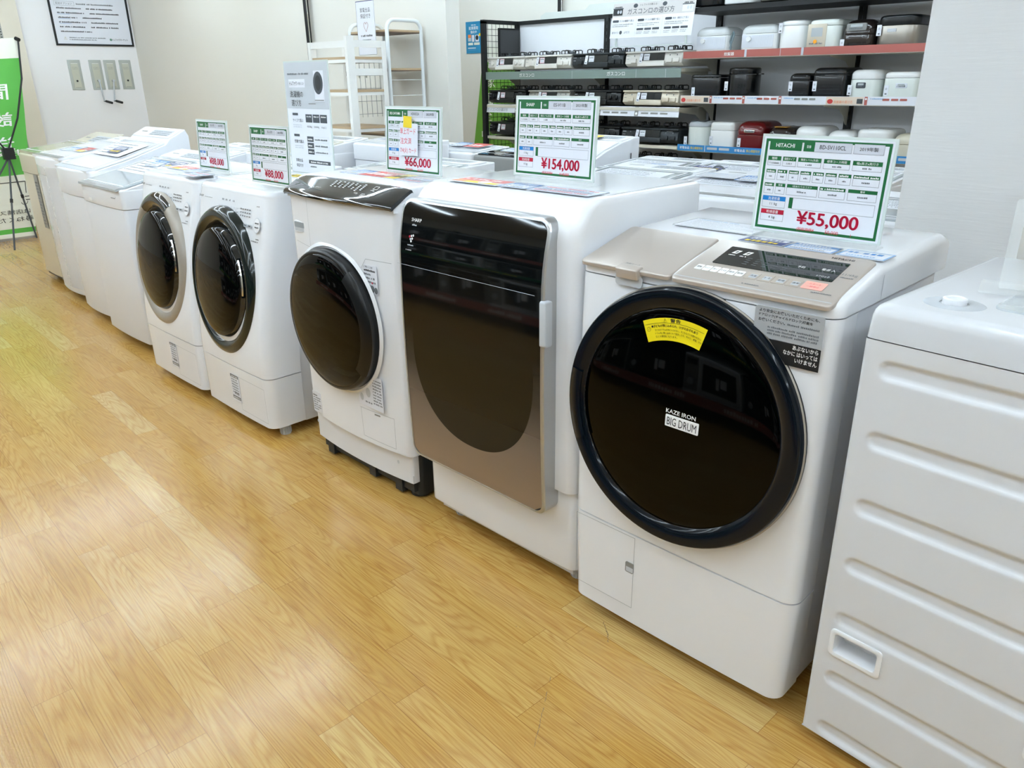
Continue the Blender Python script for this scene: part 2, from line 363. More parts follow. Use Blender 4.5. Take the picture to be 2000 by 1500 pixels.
# ---------------------------------------------------------------- helpers for appliances
def foot(parent, x, y, h=0.05, r=0.022, m=RUBBER):
    b = MB(); b.cyl((x, y, 0), (x, y, h), r, m, 18, r*0.92)
    for k in range(12): a = k*PI/6; b.box(x+r*math.cos(a)-0.002, x+r*math.cos(a)+0.002, y+r*math.sin(a)-0.002, y+r*math.sin(a)+0.002, 0.004, h*0.7, m)
    return b.obj('foot', parent, 40)
def feet(parent, w, d, h=0.05, m=RUBBER, ins=0.05):
    for x in (ins, w-ins):
        for y in (ins+0.03, d-ins): foot(parent, x, y, h, m=m)
def side_grooves(b, x, y0, y1, zs, m, sgn=1):
    """shallow pressed ribs on a steel side wall (x = const)"""
    fr = Fr((x, 0, 0), (0, sgn, 0), (0, 0, 1))
    for z in zs:
        pts = rrect(min(sgn*y0, sgn*y1), z-0.016, max(sgn*y0, sgn*y1), z+0.016, 0.015)
        b.bslab(fr, pts, -0.002, 0.004, m, 0.003)
def door_round(parent, fr, R, ringm, glassm, ring_w, ring_h, dome, rim=None, gap=0.0, sx=1.0, n=96, name='door', flat=False):
    b = MB(); prof = [(R, -0.004)]
    ms = []
    if rim: prof += [(R, 0.002), (R-0.003, 0.0045)]; ms += [ringm, rim]
    r0 = prof[-1][0]; c0 = max(prof[-1][1], 0.0)
    for k in range(1, 9):
        a = math.radians(90*k/8); prof.append((r0-ring_w*(0.16 if flat else 0.42)*(1-math.cos(a)), c0+(ring_h*(0.86 if flat else 1)-c0)*math.sin(a))); ms.append(ringm)
    ri = R-ring_w; prof.append((ri+0.012, ring_h*0.92)); ms.append(ringm); prof.append((ri, ring_h*0.45)); ms.append(ringm)
    if gap: prof.append((ri-gap, ring_h*0.4)); ms.append(BLACKG)
    b.lathe(fr, prof, n, ms, sx=sx); ring = b.obj(name, parent, 50)
    g = MB(); rg = ri-gap; gp = []
    for k in range(13):
        a = math.radians(90*k/12); gp.append((rg*math.cos(a) if k < 12 else 0, ring_h*0.4+dome*math.sin(a)))
    g.lathe(fr, gp, n, glassm, sx=sx); g.obj('door_glass', ring, 60)
    return ring
def display_cells(b, fr, W, H): pass

# ---------------------------------------------------------------- price cards
def price_card(loc, rz, label, brand, model, year, price, sub, kg1, kg2, W=0.285, H=0.205, tilt=4.0, compact=1.0):
    t = empty('price_sign', loc, label, 'price sign', 'framed price signs standing on the washing machines', rz)
    ty = math.sin(math.radians(tilt)); tz = math.cos(math.radians(tilt)); z0 = 0.016
    fr = Fr((-W/2, 0, z0), (1, 0, 0), (0, ty, tz))
    b = MB(); b.slab(fr, [(-0.006,-0.004),(W+0.006,-0.004),(W+0.006,H+0.006),(-0.006,H+0.006)], -0.0045, -0.0005, CLEARE)
    b.slab(Fr((-W/2, 0, 0), (1,0,0), (0,1,0)), rrect(0, -0.05, W, 0.045, 0.004), 0.0, 0.0025, CLEAR)
    b.slab(fr, [(0,-0.016),(W,-0.016),(W,0.0),(0,0.0)], -0.0035, -0.0015, CLEAR)
    b.obj('acrylic_holder', t, 30)
    c = MB(); c.slab(fr, [(0,0),(W,0),(W,H),(0,H)], -0.0005, 0.0002, PAPER)
    R = lambda a0,b0,a1,b1,m,z=0.0006: c.rect(fr, a0*W, b0*H, a1*W, b1*H, m, z)
    Bo = lambda a0,b0,a1,b1: c.border(fr, a0*W, b0*H, a1*W, b1*H, 0.0006, GREYP, 0.0006)
    T = lambda s,a,bb,h,m,w=None,al='c',bold=False: c.text(fr, s, a*W, bb*H, h*H, m, None if w is None else w*W, al, 0.0011, bold)
    c.border(fr, 0.004, 0.004, W-0.004, H-0.004, 0.0058, GREEN, 0.0005)
    R(0.05,0.865,0.315,0.965,GREEN); T(brand,0.18,0.895,0.042,INKW,min(0.20, 0.022*len(brand)),bold=True)
    R(0.33,0.865,0.415,0.965,GREEN); T('型番',0.372,0.90,0.028,INKW,0.035)
    R(0.415,0.865,0.70,0.965,PAPERG); Bo(0.415,0.865,0.70,0.965); T(model,0.557,0.895,0.042,INKB,min(0.2, 0.021*len(model)))
    R(0.715,0.865,0.935,0.965,PAPERG); Bo(0.715,0.865,0.935,0.965); T(year,0.825,0.895,0.042,INKB,0.135)
    for xs, y1, y0, hh, tx in (
        (((.05,.16,'種類','ドラム式洗濯乾燥機'),(.175,.285,'開閉タイプ','左開き'),(.30,.485,'騒音レベル(洗濯)',''),(.505,.705,'標準コース時間',''),(.725,.94,'幅x高さx奥行き','')), .80, .70, .045, 1),
        (((.05,.13,'',''),(.145,.225,'',''),(.24,.32,'',''),(.335,.42,'',''),(.435,.52,'',''),(.535,.62,'',''),(.635,.73,'',''),(.745,.94,'','')), .66, .55, .036, 1),
        (((.05,.13,'',''),(.145,.225,'質量',''),(.24,.49,'1回あたりのコスト',''),(.505,.705,'',''),(.725,.94,'備考','')), .515, .40, .036, 1)):
        for i, (a0, a1, h_, v_) in enumerate(xs):
            R(a0, y1-hh, a1, y1, GREEN); Bo(a0, y0, a1, y1)
            if h_: T(h_, (a0+a1)/2, y1-hh*0.82, hh*0.6, INKW, (a1-a0)*0.75)
            else: c.greek(fr, (a0+.008)*W, (a1-.008)*W, (y1-hh*0.8)*H, hh*0.55*H, INKW, 0.001, i)
            if v_: T(v_, (a0+a1)/2, (y0+y1-hh)/2-0.01, 0.02, INKB, (a1-a0)*0.75)
            else: c.greek(fr, (a0+(a1-a0)*0.35)*W, (a1-(a1-a0)*0.3)*W, ((y0+y1-hh)/2-0.008)*H, 0.018*H, GREYP, 0.001, i+9)
    R(.05,.325,.245,.375,BLUE); T('洗濯容量',.148,.332,.034,INKW,.10); Bo(.05,.25,.245,.375); T(kg1,.148,.27,.036,INKB,.065)
    R(.05,.18,.245,.23,CRIM); T('乾燥容量',.148,.187,.034,INKW,.10); Bo(.05,.105,.245,.23); T(kg2,.148,.125,.036,INKB,.055)
    R(.275,.26,.305,.375,GREEN); Bo(.305,.255,.94,.375)
    [T(price,.60+ox,.086+oy,.158,INKR,.48) for ox, oy in ((-.0035,0),(0,.003),(.0035,0),(0,-.003))]
    T('(税抜価格¥',.37,.032,.040,INKPK,.15,'l'); T(sub,.60,.030,.040,INKPK,.12,'l'); T(')',.80,.03,.034,INKPK,.008)
    c.obj('price_card', t, 0)
    return t
def flyer(loc, rz, W, D, label, style, group=None, seed=1, rx=0.0, ry=0.0):
    """thin laminated leaflet lying on a machine"""
    b = MB(); fr = Fr((0,0,0), (1,0,0), (0,1,0)); b.slab(fr, [(0,0),(W,0),(W,D),(0,D)], 0, 0.0012, PAPER); z = 0.0016
    r = random.Random(seed)
    if style == 'warm':
        b.rect(fr, 0.03*W, 0.45*D, 0.97*W, 0.97*D, REDP, z); b.rect(fr, 0.05*W, 0.1*D, 0.6*W, 0.5*D, ORANGE, z+0.0002); b.rect(fr, 0.3*W, 0.06*D, 0.95*W, 0.34*D, YTAPE, z+0.0003); b.greek(fr, 0.1*W, 0.85*W, 0.62*D, 0.18*D, INKW, z+0.0005, seed)
        b.poly(fr, ell(0.66*W, 0.3*D, 0.1*W, 0.22*D), INKW, z+0.0006)
    elif style == 'blue':
        b.border(fr, 0, 0, W, D, 0.0035, BLUE, z); b.rect(fr, 0, 0.68*D, W, D, BLUE, z); b.greek(fr, 0.1*W, 0.9*W, 0.74*D, 0.16*D, INKW, z+0.0004, seed)
        b.greek(fr, 0.08*W, 0.9*W, 0.42*D, 0.13*D, LBLUE, z, seed+3); b.greek(fr, 0.08*W, 0.8*W, 0.15*D, 0.1*D, GREYP, z, seed+4)
    elif style == 'navy':
        b.rect(fr, 0, 0, W, D, NAVY, z); b.rect(fr, 0.12*W, 0.55*D, 0.95*W, 0.9*D, PAPER, z+0.0003); b.greek(fr, 0.15*W, 0.9*W, 0.6*D, 0.22*D, NAVY, z+0.0006, seed); b.greek(fr, 0.1*W, 0.92*W, 0.14*D, 0.28*D, YTAPE, z+0.0004, seed+1)
    elif style == 'blueframe':
        b.border(fr, 0, 0, W, D, 0.004, LBLUE, z); b.greek(fr, 0.1*W, 0.9*W, 0.55*D, 0.24*D, BLUE, z, seed); b.greek(fr, 0.15*W, 0.8*W, 0.2*D, 0.12*D, LBLUE, z, seed+1)
    elif style == 'red':
        b.rect(fr, 0, 0, W, D, REDP, z); b.greek(fr, 0.06*W, 0.94*W, 0.3*D, 0.4*D, INKW, z+0.0004, seed)
    elif style == 'text':
        b.border(fr, 0, 0, W, D, 0.002, GREYP, z)
        for k in range(7): b.greek(fr, 0.07*W, (0.93 if k % 3 else 0.6)*W, (0.84-0.12*k)*D, 0.045*D, GREYL if k else LBLUE, z, seed+k)
    elif style == 'pink':
        for k in range(4): b.greek(fr, 0.07*W, 0.93*W, (0.74-0.2*k)*D, 0.1*D, (INKPK, LBLUE, NAVY, INKPK)[k], z, seed+k)
        b.border(fr, 0, 0, W, D, 0.002, LBLUE, z)
    elif style == 'yellow':
        b.rect(fr, 0, 0, W, D, YTAPE, z); b.greek(fr, 0.06*W, 0.94*W, 0.3*D, 0.4*D, INKB, z+0.0004, seed)
    o = b.obj('leaflet', None, 0); o.location = loc; o.rotation_euler = (rx, ry, rz)
    return tag(o, label, 'leaflet', group)

# ================================================================ front row, right to left
# ---- the big drum machine with the champagne control panel
X0, Y0 = -1.176, 1.400
t = empty('washing_machine', (X0, Y0, 0), 'big white drum washer with champagne control panel and huge black round door', 'washing machine')
W, D = 0.632, 0.60
def slope_h(p):
    q = Vector(p)
    return q
b = MB()
# front fascia: upright below, leaning back over the panel zone
def fascia(b, W, y0, y1, z0, z1, lean, zl, m, rf=0.03, bulge=0.0, bottom_in=0.0, nz=14, top_rt=0.004):
    R = []
    for k in range(nz+1):
        z = z0+(z1-z0)*k/nz; f = lean*max(0.0, (z-zl)/(z1-zl))**1.6 if z > zl else 0.0
        s_ = bottom_in*max(0.0, 1-(z-z0)/0.25)
        R.append([Vector((x, y, z)) for x, y in outline(s_, W-s_, y0+f, y1, rf, 0.004, bulge, nc=8, nf=12)])
    b.rings(R, m)
fascia(b, W, 0, 0.10, 0.052, 0.318, 0, 1, WHITE, 0.035, 0.004, 0.008); b.obj('lower_panel', t, 35)
low = bpy.data.objects['lower_panel']
b = MB(); ff = front(0, 0, 0)
b.border(ff, 0.02, 0.10, 0.212, 0.314, 0.0012, SEAM, 0.0052); b.slab(ff, rrect(0.186, 0.205, 0.211, 0.235, 0.004), 0.003, 0.0056, GREYM)
b.rect(ff, 0.189, 0.208, 0.211, 0.222, GREYL, 0.0062); b.obj('filter_cover', low, 0)
b = MB(); fascia(b, W, 0, 0.10, 0.322, 0.968, 0.008, 0.75, WHITE, 0.035, 0.004, 0, 16); b.obj('front_panel', t, 35)
# sloping panel zone and top cover
b = MB()
def topcover(p):
    p = Vector(p)
    if p.z > 0.955: p.z += 0.058*min(1.0, max(0.0, (p.y-0.005)/0.21)) + 0.008*max(0.0, (p.y-0.21)/0.4)
    return p
def sheet_solid(b, W, D, ys, ztop, z0, m, r=0.03, xf=None):
    """body whose top follows ztop(y), rounded long edges"""
    P = []
    for y in ys:
        zt = ztop(y); row = []; xi = xf(y) if xf else 0.0
        for k in range(5): row.append((xi, y, z0+(zt-r-z0)*k/4))
        for k in range(1, 8): a = PI - k*PI/2/7; row.append((xi+r+r*math.cos(a), y, zt-r+r*math.sin(a)))
        for k in range(1, 7): row.append((xi+r+(W-2*r-xi*2)*k/7, y, zt))
        for k in range(8): a = PI/2 - k*PI/2/7; row.append((W-xi-r+r*math.cos(a), y, zt-r+r*math.sin(a)))
        for k in range(1, 5): row.append((W-xi, y, zt-r-(zt-r-z0)*k/4))
        P.append([Vector(q) for q in row])
    b.rings(list(reversed(P)), m, True, True, False)
    n = len(P[0])
ht = lambda y: 0.994 + 0.052*min(1.0, max(0.0, y/0.20))**0.8 + 0.010*max(0.0, (y-0.2)/0.4)
sheet_solid(b, W, D, [0.008, 0.011, 0.016, 0.024, 0.034, 0.043, 0.06, 0.1, 0.15, 0.2, 0.21, 0.3, 0.45, 0.56, 0.585, 0.6], lambda y: ht(y) - (0.015*max(0, (y-0.56)/0.04)**2), 0.9705, WHITE, 0.020, lambda y: 0.035-math.sqrt(max(0, 0.035**2-max(0, 0.043-y)**2)))
b.rect(Fr((W, 0, 0), (0, 1, 0), (0, 0, 1)), 0.205, 0.972, 0.2065, 1.024, SEAM, 0.0006)
b.obj('top_cover', t, 40)
b = MB(); solid(b, 0.012, W-0.012, 0.07, D-0.01, 0.05, 0.965, STEEL, 0.004, 0.02, rt=0.002)
side_grooves(b, W-0.012, 0.24, 0.55, (0.90, 0.80, 0.68, 0.56, 0.44, 0.2), STEEL, 1); b.obj('cabinet', t, 35)
feet(t, W, D, 0.052, ins=0.055)
# control panel sheets lying on the slope
sl = math.atan2(0.052, 0.20); pf = Fr((0, -0.004, 0.992), (1, 0, 0), (0, math.cos(sl), math.sin(sl)))
def panel(b, x0, x1, r=0.012):
    b.bslab(pf, rrect(x0, 0, x1, 0.212, r), -0.004, 0.0065, GOLDP, 0.004)
b = MB(); panel(b, 0.012, 0.262); b.bslab(pf, rrect(0.125, -0.012, 0.185, 0.016, 0.004), -0.012, 0.011, GOLDP, 0.003)
b.slab(front(0, -0.003, 0), rrect(0.118, 0.958, 0.192, 0.985, 0.008), -0.001, 0.001, GREYL)
b.text(pf, '洗剤ケース', 0.13, 0.02, 0.007, GREYP, 0.05, c=0.0072); b.obj('detergent_drawer', t, 35)
b = MB(); panel(b, 0.264, 0.618)
b.poly(pf, [(0.268,0.012),(0.614,0.012),(0.614,0.0145),(0.268,0.0145)], GREYL, 0.0069)
b.slab(pf, rrect(0.312, 0.092, 0.578, 0.178, 0.003), 0.004, 0.0078, BLACKG)
for i in range(2): b.poly(pf, [(0.328+i*0.027, 0.146), (0.341+i*0.027, 0.146), (0.347+i*0.027, 0.162), (0.334+i*0.027, 0.162)], INKW, 0.0082); b.poly(pf, [(0.333+i*0.027, 0.150), (0.338+i*0.027, 0.150), (0.342+i*0.027, 0.158), (0.337+i*0.027, 0.158)], BLACKG, 0.0084); b.greek(pf, 0.326+i*0.027, 0.344+i*0.027, 0.136, 0.004, INKW, 0.0082)
b.text(pf, '予約', 0.488, 0.128, 0.009, INKW, 0.016, c=0.0082); b.text(pf, '電源 入', 0.538, 0.132, 0.009, INKW, 0.028, c=0.0082); b.text(pf, 'ドアロック', 0.540, 0.104, 0.007, INKW, 0.026, c=0.0082)
for i in range(5):
    for k in range(4): b.rect(pf, 0.375+i*0.022, 0.106+k*0.009, 0.386+i*0.022, 0.1075+k*0.009, GREYP, 0.0082)
for i, s in enumerate(('運転', '洗いリスト', '洗い', 'すすぎ', '脱水', '乾燥')): b.slab(pf, rrect(0.290+i*0.0195, 0.053, 0.307+i*0.0195, 0.076, 0.003), 0.006, 0.0072, INKW); b.text(pf, s, 0.2985+i*0.0195, 0.061, 0.0075, INKB, 0.013, 'c', 0.0078)
for i, s in enumerate(('洗濯', '洗・乾', '乾燥', '清潔')): b.slab(pf, rrect(0.409+i*0.0305, 0.050, 0.4375+i*0.0305, 0.080, 0.002), 0.006, 0.0072, TAUPE); b.rect(pf, 0.4185+i*0.0305, 0.055, 0.4345+i*0.0305, 0.071, GREYL, 0.0076); b.text(pf, s, 0.4265+i*0.0305, 0.060, 0.0075, INKB, 0.014, 'c', 0.008)
b.slab(pf, rrect(0.533, 0.05, 0.577, 0.082, 0.003), 0.007, 0.0076, PINKP); b.text(pf, 'スタート', 0.555, 0.068, 0.006, INKR, 0.024, 'c', 0.0082); b.text(pf, '一時停止', 0.555, 0.057, 0.006, INKR, 0.026, 'c', 0.0082)
b.text(pf, 'HITACHI', 0.532, 0.190, 0.008, INKB, 0.050, c=0.0072, bold=True); b.text(pf, '11/6㎏', 0.582, 0.125, 0.011, GREYP, 0.030, c=0.0072); b.greek(pf, 0.583, 0.610, 0.116, 0.004, GREYP, 0.0072)
b.greek(pf, 0.56, 0.60, 0.040, 0.004, GREYP, 0.0072); b.greek(pf, 0.42, 0.46, 0.046-0.02, 0.004, GREYP, 0.0072)
b.obj('control_panel', t, 35)
# door
dfr = Fr((0.307, -0.010, 0.675), (1, 0, 0), (0, 0.05, 1)); 
dr = door_round(t, dfr, 0.307, RINGB, GLASSH, 0.050, 0.025, 0.009, rim=SRING, flat=True)
b = MB(); b.lathe(dfr, [(0.298, 0.020), (0.293, 0.0265), (0.268, 0.0285), (0.262, 0.025)], 14, RINGB, a0=math.radians(168), a1=math.radians(205)); b.obj('door_handle', dr, 50)
def arc_label(b, fr, r0, r1, a0, a1, m, c0, drop, n=20):
    """label following a domed glass: c falls with radius by drop(r)"""
    P = [[fr.p(r*math.cos(a), r*math.sin(a), drop(r)+c0) for r in (r1, (r0+r1)/2, r0)] for a in [math.radians(a0+(a1-a0)*i/n) for i in range(n+1)]]
    b.grid(P, m)
rg = 0.257
dome = lambda r: 0.025*0.4+0.009*math.sqrt(max(0, 1-(r/rg)**2))
b = MB(); arc_label(b, dfr, 0.186, 0.236, 115, 74, YELLOW, 0.0008, dome)
arc_label(b, dfr, 0.2245, 0.2252, 114, 75, INKB, 0.0012, dome, 16)
def ctext(b, fr, s, ang0, r, h, m, width, c=0.0014, bold=False):
    vs, fs, x0, x1, y0, y1 = glyph(s, bold); k = h/(y1-y0); kx = width/(x1-x0); out = []
    for v in vs:
        rr = r+(v.y-y0)*k; a = math.radians(ang0)-((v.x-x0)*kx)/r; out.append(fr.p(rr*math.cos(a), rr*math.sin(a), dome(rr)+c))
    b.add(out, fs, m)
ctext(b, dfr, '警告', 97, 0.2265, 0.0085, INKB, 0.026, bold=True); ctext(b, dfr, '⚠', 101.5, 0.2265, 0.008, INKB, 0.009)
ctext(b, dfr, '●子どもが閉じ込められ、けがのおそれあり', 110, 0.2155, 0.0065, INKB, 0.118, bold=True)
ctext(b, dfr, '子どもをドラムの中に入らせない。子どもなどには使わせない。', 108, 0.2072, 0.005, INKB, 0.118)
ctext(b, dfr, 'ドラム内に閉じ込められて窒息したり、やけど、感電、けが', 108, 0.2, 0.005, INKB, 0.118)
ctext(b, dfr, 'などの原因になります。', 108, 0.1925, 0.005, INKB, 0.055)
ctext(b, dfr, '⊘', 113.5, 0.209, 0.010, INKB, 0.010)
b.obj('warning_label', bpy.data.objects['door_glass'], 60)
lf = dfr.sub(-0.012, 0.012, 0.0)
def dpoly(b, fr, pts, m, c): b.add([fr.p(a, bb, dome(math.hypot(a-0.012, bb+0.012))+c) for a, bb in pts], [tuple(range(len(pts)))], m)
b = MB(); b.text(lf, 'KAZE IRON', -0.002, 0.008, 0.010, INKW, 0.078, 'l', dome(0.03)+0.0012, True)
b.slab(lf, rrect(-0.002, -0.024, 0.084, 0.004, 0.002), dome(0.03)-0.001, dome(0.03)+0.001, INKW); b.text(lf, 'BIG DRUM', 0.003, -0.020, 0.019, INKB, 0.076, 'l', dome(0.03)+0.0016)
b.obj('logo', bpy.data.objects['door_glass'], 0)
# grey and black safety sticker
b = MB(); sf = front(0, -0.0046, 0)
gp = [(0.503,0.990),(0.648-0.0,0.9955),(0.647,0.935),(0.540,0.921),(0.494,0.942),(0.497,0.984)]
gp = [(0.480,0.975),(0.592,0.975),(0.592,0.915),(0.520,0.908),(0.478,0.932)]
GST = mat('grey_sticker', '#a9adb1', 0.4, vary=0.03)
b.slab(sf, [(0.470,0.932),(0.505,0.912),(0.612,0.912),(0.612,0.976),(0.475,0.976),(0.470,0.972)], 0, 0.0008, GST)
b.slab(sf, [(0.505,0.911),(0.545,0.866),(0.612,0.866),(0.612,0.911)], 0, 0.0008, INKB)
for i, (s, wd) in enumerate((('より安全にお使いいただくためにも、', 0.124), ('ドアロック(チャイルドロック)機能を', 0.126), ('お使いください。', 0.056))): b.text(sf, s, 0.479, 0.9645-i*0.0095, 0.0068, INKB, wd, c=0.0012, bold=True)
for i in range(3): b.greek(sf, 0.50, 0.606, 0.934-i*0.0065, 0.0042, GREYP, 0.0012, i)
b.greek(sf, 0.54, 0.606, 0.9462, 0.004, GREYP, 0.0012, 7)
for i, (s, wd) in enumerate((('あぶないから', 0.052), ('なかに はいっては', 0.070), ('いけません', 0.045))): b.text(sf, s, 0.608, 0.900-i*0.0125, 0.0095, INKW, wd, 'r', 0.0012, True)
b.obj('safety_sticker', t, 0)
HIT = t

# ---- tall machine with the full-height bronze glass door
X0, Y0 = -1.832, 1.43
t = empty('washing_machine', (X0, Y0, 0), 'tall white washer with full-height black and bronze glass door in a silver frame', 'washing machine')
W, D = 0.642, 0.52
b = MB(); solid(b, 0, W, -0.016, D, 0.335, 1.125, WHITE, 0.03, 0.01, froll=0.10, rt=0.012, nz=6)
b.obj('cabinet', t, 35)
b = MB(); solid(b, 0, W, 0.0, D-0.01, 0.075, 0.331, WHITE, 0.03, 0.01, rt=0.002, rbm=0.008, bulge=0.006); lp = b.obj('lower_panel', t, 35)
b = MB(); b.slab(ff, rrect(0.115, 0.225, 0.130, 0.262, 0.003), 0.0, 0.0075, GREYM); b.rect(ff, 0.118, 0.23, 0.127, 0.245, SEAMD, 0.0078)
b.slab(ff, rrect(0.02, 0.32, 0.14, 0.3215, 0.0005), 0.0, 0.005, SEAM); b.obj('filter_latch', lp, 0)
b = MB(); b.box(0.03, W-0.03, 0.03, D-0.02, 0.045, 0.08, STEEL); b.obj('base_frame', t, 0)
feet(t, W, D, 0.048, ins=0.06)
b = MB(); b.rect(Fr((W, 0, 0), (0, 1, 0), (0, 0, 1)), 0.17, 0.35, 0.171, 0.95, SEAM, 0.0006)
b.rect(Fr((W, 0, 0), (0, 1, 0), (0, 0, 1)), 0.17, 0.95, 0.45, 0.951, SEAM, 0.0006); b.obj('side_seam', t, 0)
V11M = bpy.data.materials.new('bronze_gradient_door_glass'); V11M.use_nodes = True
def v11_material(m):
    nt = m.node_tree; N = nt.nodes; L = nt.links; b = N['Principled BSDF']
    tc = N.new('ShaderNodeTexCoord'); sp = N.new('ShaderNodeSeparateXYZ'); L.new(tc.outputs['Object'], sp.inputs[0])
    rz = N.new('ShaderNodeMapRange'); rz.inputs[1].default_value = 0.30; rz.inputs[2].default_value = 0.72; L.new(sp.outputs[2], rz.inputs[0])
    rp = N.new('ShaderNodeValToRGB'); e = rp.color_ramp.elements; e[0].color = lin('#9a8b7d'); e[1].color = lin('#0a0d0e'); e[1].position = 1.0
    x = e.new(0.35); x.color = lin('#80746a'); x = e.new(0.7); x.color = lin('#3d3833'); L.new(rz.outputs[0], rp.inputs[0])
    # oval window printed dark
    def M(op, a, c):
        n = N.new('ShaderNodeMath'); n.operation = op
        for i, v in enumerate((a, c)):
            if isinstance(v, float): n.inputs[i].default_value = v
            else: L.new(v, n.inputs[i])
        return n.outputs[0]
    dx = M('DIVIDE', M('SUBTRACT', sp.outputs[0], 0.292), 0.250); dz = M('DIVIDE', M('SUBTRACT', sp.outputs[2], 0.66), 0.275)
    d = M('ADD', M('POWER', M('ABSOLUTE', dx, 0.0), 2.2), M('POWER', M('ABSOLUTE', dz, 0.0), 2.2)); ins = M('LESS_THAN', d, 1.0)
    low = M('LESS_THAN', sp.outputs[2], 0.66); strip = M('LESS_THAN', M('ABSOLUTE', M('SUBTRACT', sp.outputs[0], 0.292), 0.0), 0.25)
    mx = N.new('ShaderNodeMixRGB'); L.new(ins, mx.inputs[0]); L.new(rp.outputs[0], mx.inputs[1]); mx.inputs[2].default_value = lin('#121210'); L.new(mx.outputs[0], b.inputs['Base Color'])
    mt = N.new('ShaderNodeMixRGB'); L.new(ins, mt.inputs[0]); mr = N.new('ShaderNodeMapRange'); mr.inputs[1].default_value = 0.3; mr.inputs[2].default_value = 0.7; mr.inputs[3].default_value = 0.55; mr.inputs[4].default_value = 0.0
    L.new(sp.outputs[2], mr.inputs[0]); L.new(mr.outputs[0], mt.inputs[1]); mt.inputs[2].default_value = (0,0,0,1); L.new(mt.outputs[0], b.inputs['Metallic'])
    b.inputs['Roughness'].default_value = 0.3; b.inputs['Specular IOR Level'].default_value = 0.3; b.inputs['Coat Weight'].default_value = 0.12; b.inputs['Coat Roughness'].default_value = 0.02
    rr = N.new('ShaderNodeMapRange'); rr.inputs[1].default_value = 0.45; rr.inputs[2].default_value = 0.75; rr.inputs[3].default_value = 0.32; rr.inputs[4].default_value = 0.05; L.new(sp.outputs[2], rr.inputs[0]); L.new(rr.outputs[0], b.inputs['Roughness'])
v11_material(V11M)
# door: profile in y over z, bowed back at the top
zb, zt = 0.262, 1.083
def dy(z):
    s = (z-zb)/(zt-zb)
    return -0.062 + 0.010*(2*s-1)**2 + (0.026*((s-0.80)/0.20)**1.7 if s > 0.80 else 0)
d0, d1 = -0.006, 0.578
def vring(x0, x1, inset, off):
    P = []
    z0_, z1_ = zb+inset, zt-inset
    r = 0.035
    pts = rrect(x0+inset, z0_, x1-inset, z1_, r-inset*0.5, 6); out = []
    for i, (x, z) in enumerate(pts):
        x2, z2 = pts[(i+1) % len(pts)]; L = math.hypot(x2-x, z2-z); k = max(1, int(L/0.04))
        for j in range(k): out.append((x+(x2-x)*j/k, z+(z2-z)*j/k))
    return [Vector((x, dy(z)-off, z)) for x, z in out]
b = MB(); back = [Vector((p.x, 0.008, p.z)) for p in vring(d0, d1, 0, 0)]
Rg = [vring(d0, d1, 0, 0), vring(d0, d1, 0.003, 0.004), vring(d0, d1, 0.009, 0.005), vring(d0, d1, 0.0092, 0.001)]
n = len(Rg[0]); b.rings([back]+Rg, SILVER, False, False); dframe = b.obj('door', t, 35)
b = MB(); NX, NZ = 20, 44
P = []
for k in range(NZ+1):
    z = zb+0.009+(zt-zb-0.018)*k/NZ
    rr = 0.030; dz = min(z-zb-0.009, zt-0.009-z); xi = 0.0
    if dz < rr: xi = rr-math.sqrt(max(0, rr*rr-(rr-dz)**2))
    P.append([Vector((d0+0.009+xi+(d1-d0-0.018-2*xi)*i/NX, dy(z)-0.0035, z)) for i in range(NX+1)])
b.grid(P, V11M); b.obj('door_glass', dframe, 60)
b = MB()
ft = Fr((0, dy(1.00)-0.0045, 1.00), (1, 0, 0), (0, (dy(1.05)-dy(1.0)), 0.05))
b.text(ft, 'SHARP', 0.045, 0.022, 0.010, INKW, 0.05, c=0.0002, bold=True); b.greek(ft, 0.05, 0.07, 0.010, 0.005, GREYL, 0.0004)
for i, (x, z, m_) in enumerate(((0.045, -0.022, CRIM), (0.053, -0.020, INKW), (0.061, -0.018, INKW), (0.050, -0.029, GREYL), (0.058, -0.027, INKW), (0.054, -0.035, INKW))): b.poly(ft, ell(x, z, 0.0035, 0.0035, 12), m_, 0.0004)
b.greek(ft, 0.04, 0.07, -0.048, 0.004, GREYL, 0.0004); b.greek(ft, 0.035, 0.06, -0.062, 0.004, GREYL, 0.0004)
b.rect(ft, 0.004, -0.105, 0.56, -0.104, GREYL, 0.001); b.obj('lettering', dframe, 0)
b = MB(); b.bslab(Fr((0.575, -0.052, 0.80), (0, 1, 0), (0, 0, 1)), rrect(-0.02, -0.035, 0.008, 0.085, 0.006), -0.004, 0.016, GREYL, 0.004); b.obj('door_handle', dframe, 40)
b = MB(); tf = top(0, 0, 1.125); b.slab(tf, rrect(0.07, 0.125, 0.155, 0.165, 0.006), -0.002, 0.0015, WHITE2); b.slab(tf, rrect(0.085, 0.135, 0.135, 0.15, 0.004), 0, 0.002, GREYM)
b.slab(tf, rrect(0.16, 0.128, 0.62, 0.50, 0.01), -0.002, 0.002, WHITE); b.obj('top_lid', t, 30)
V11 = t

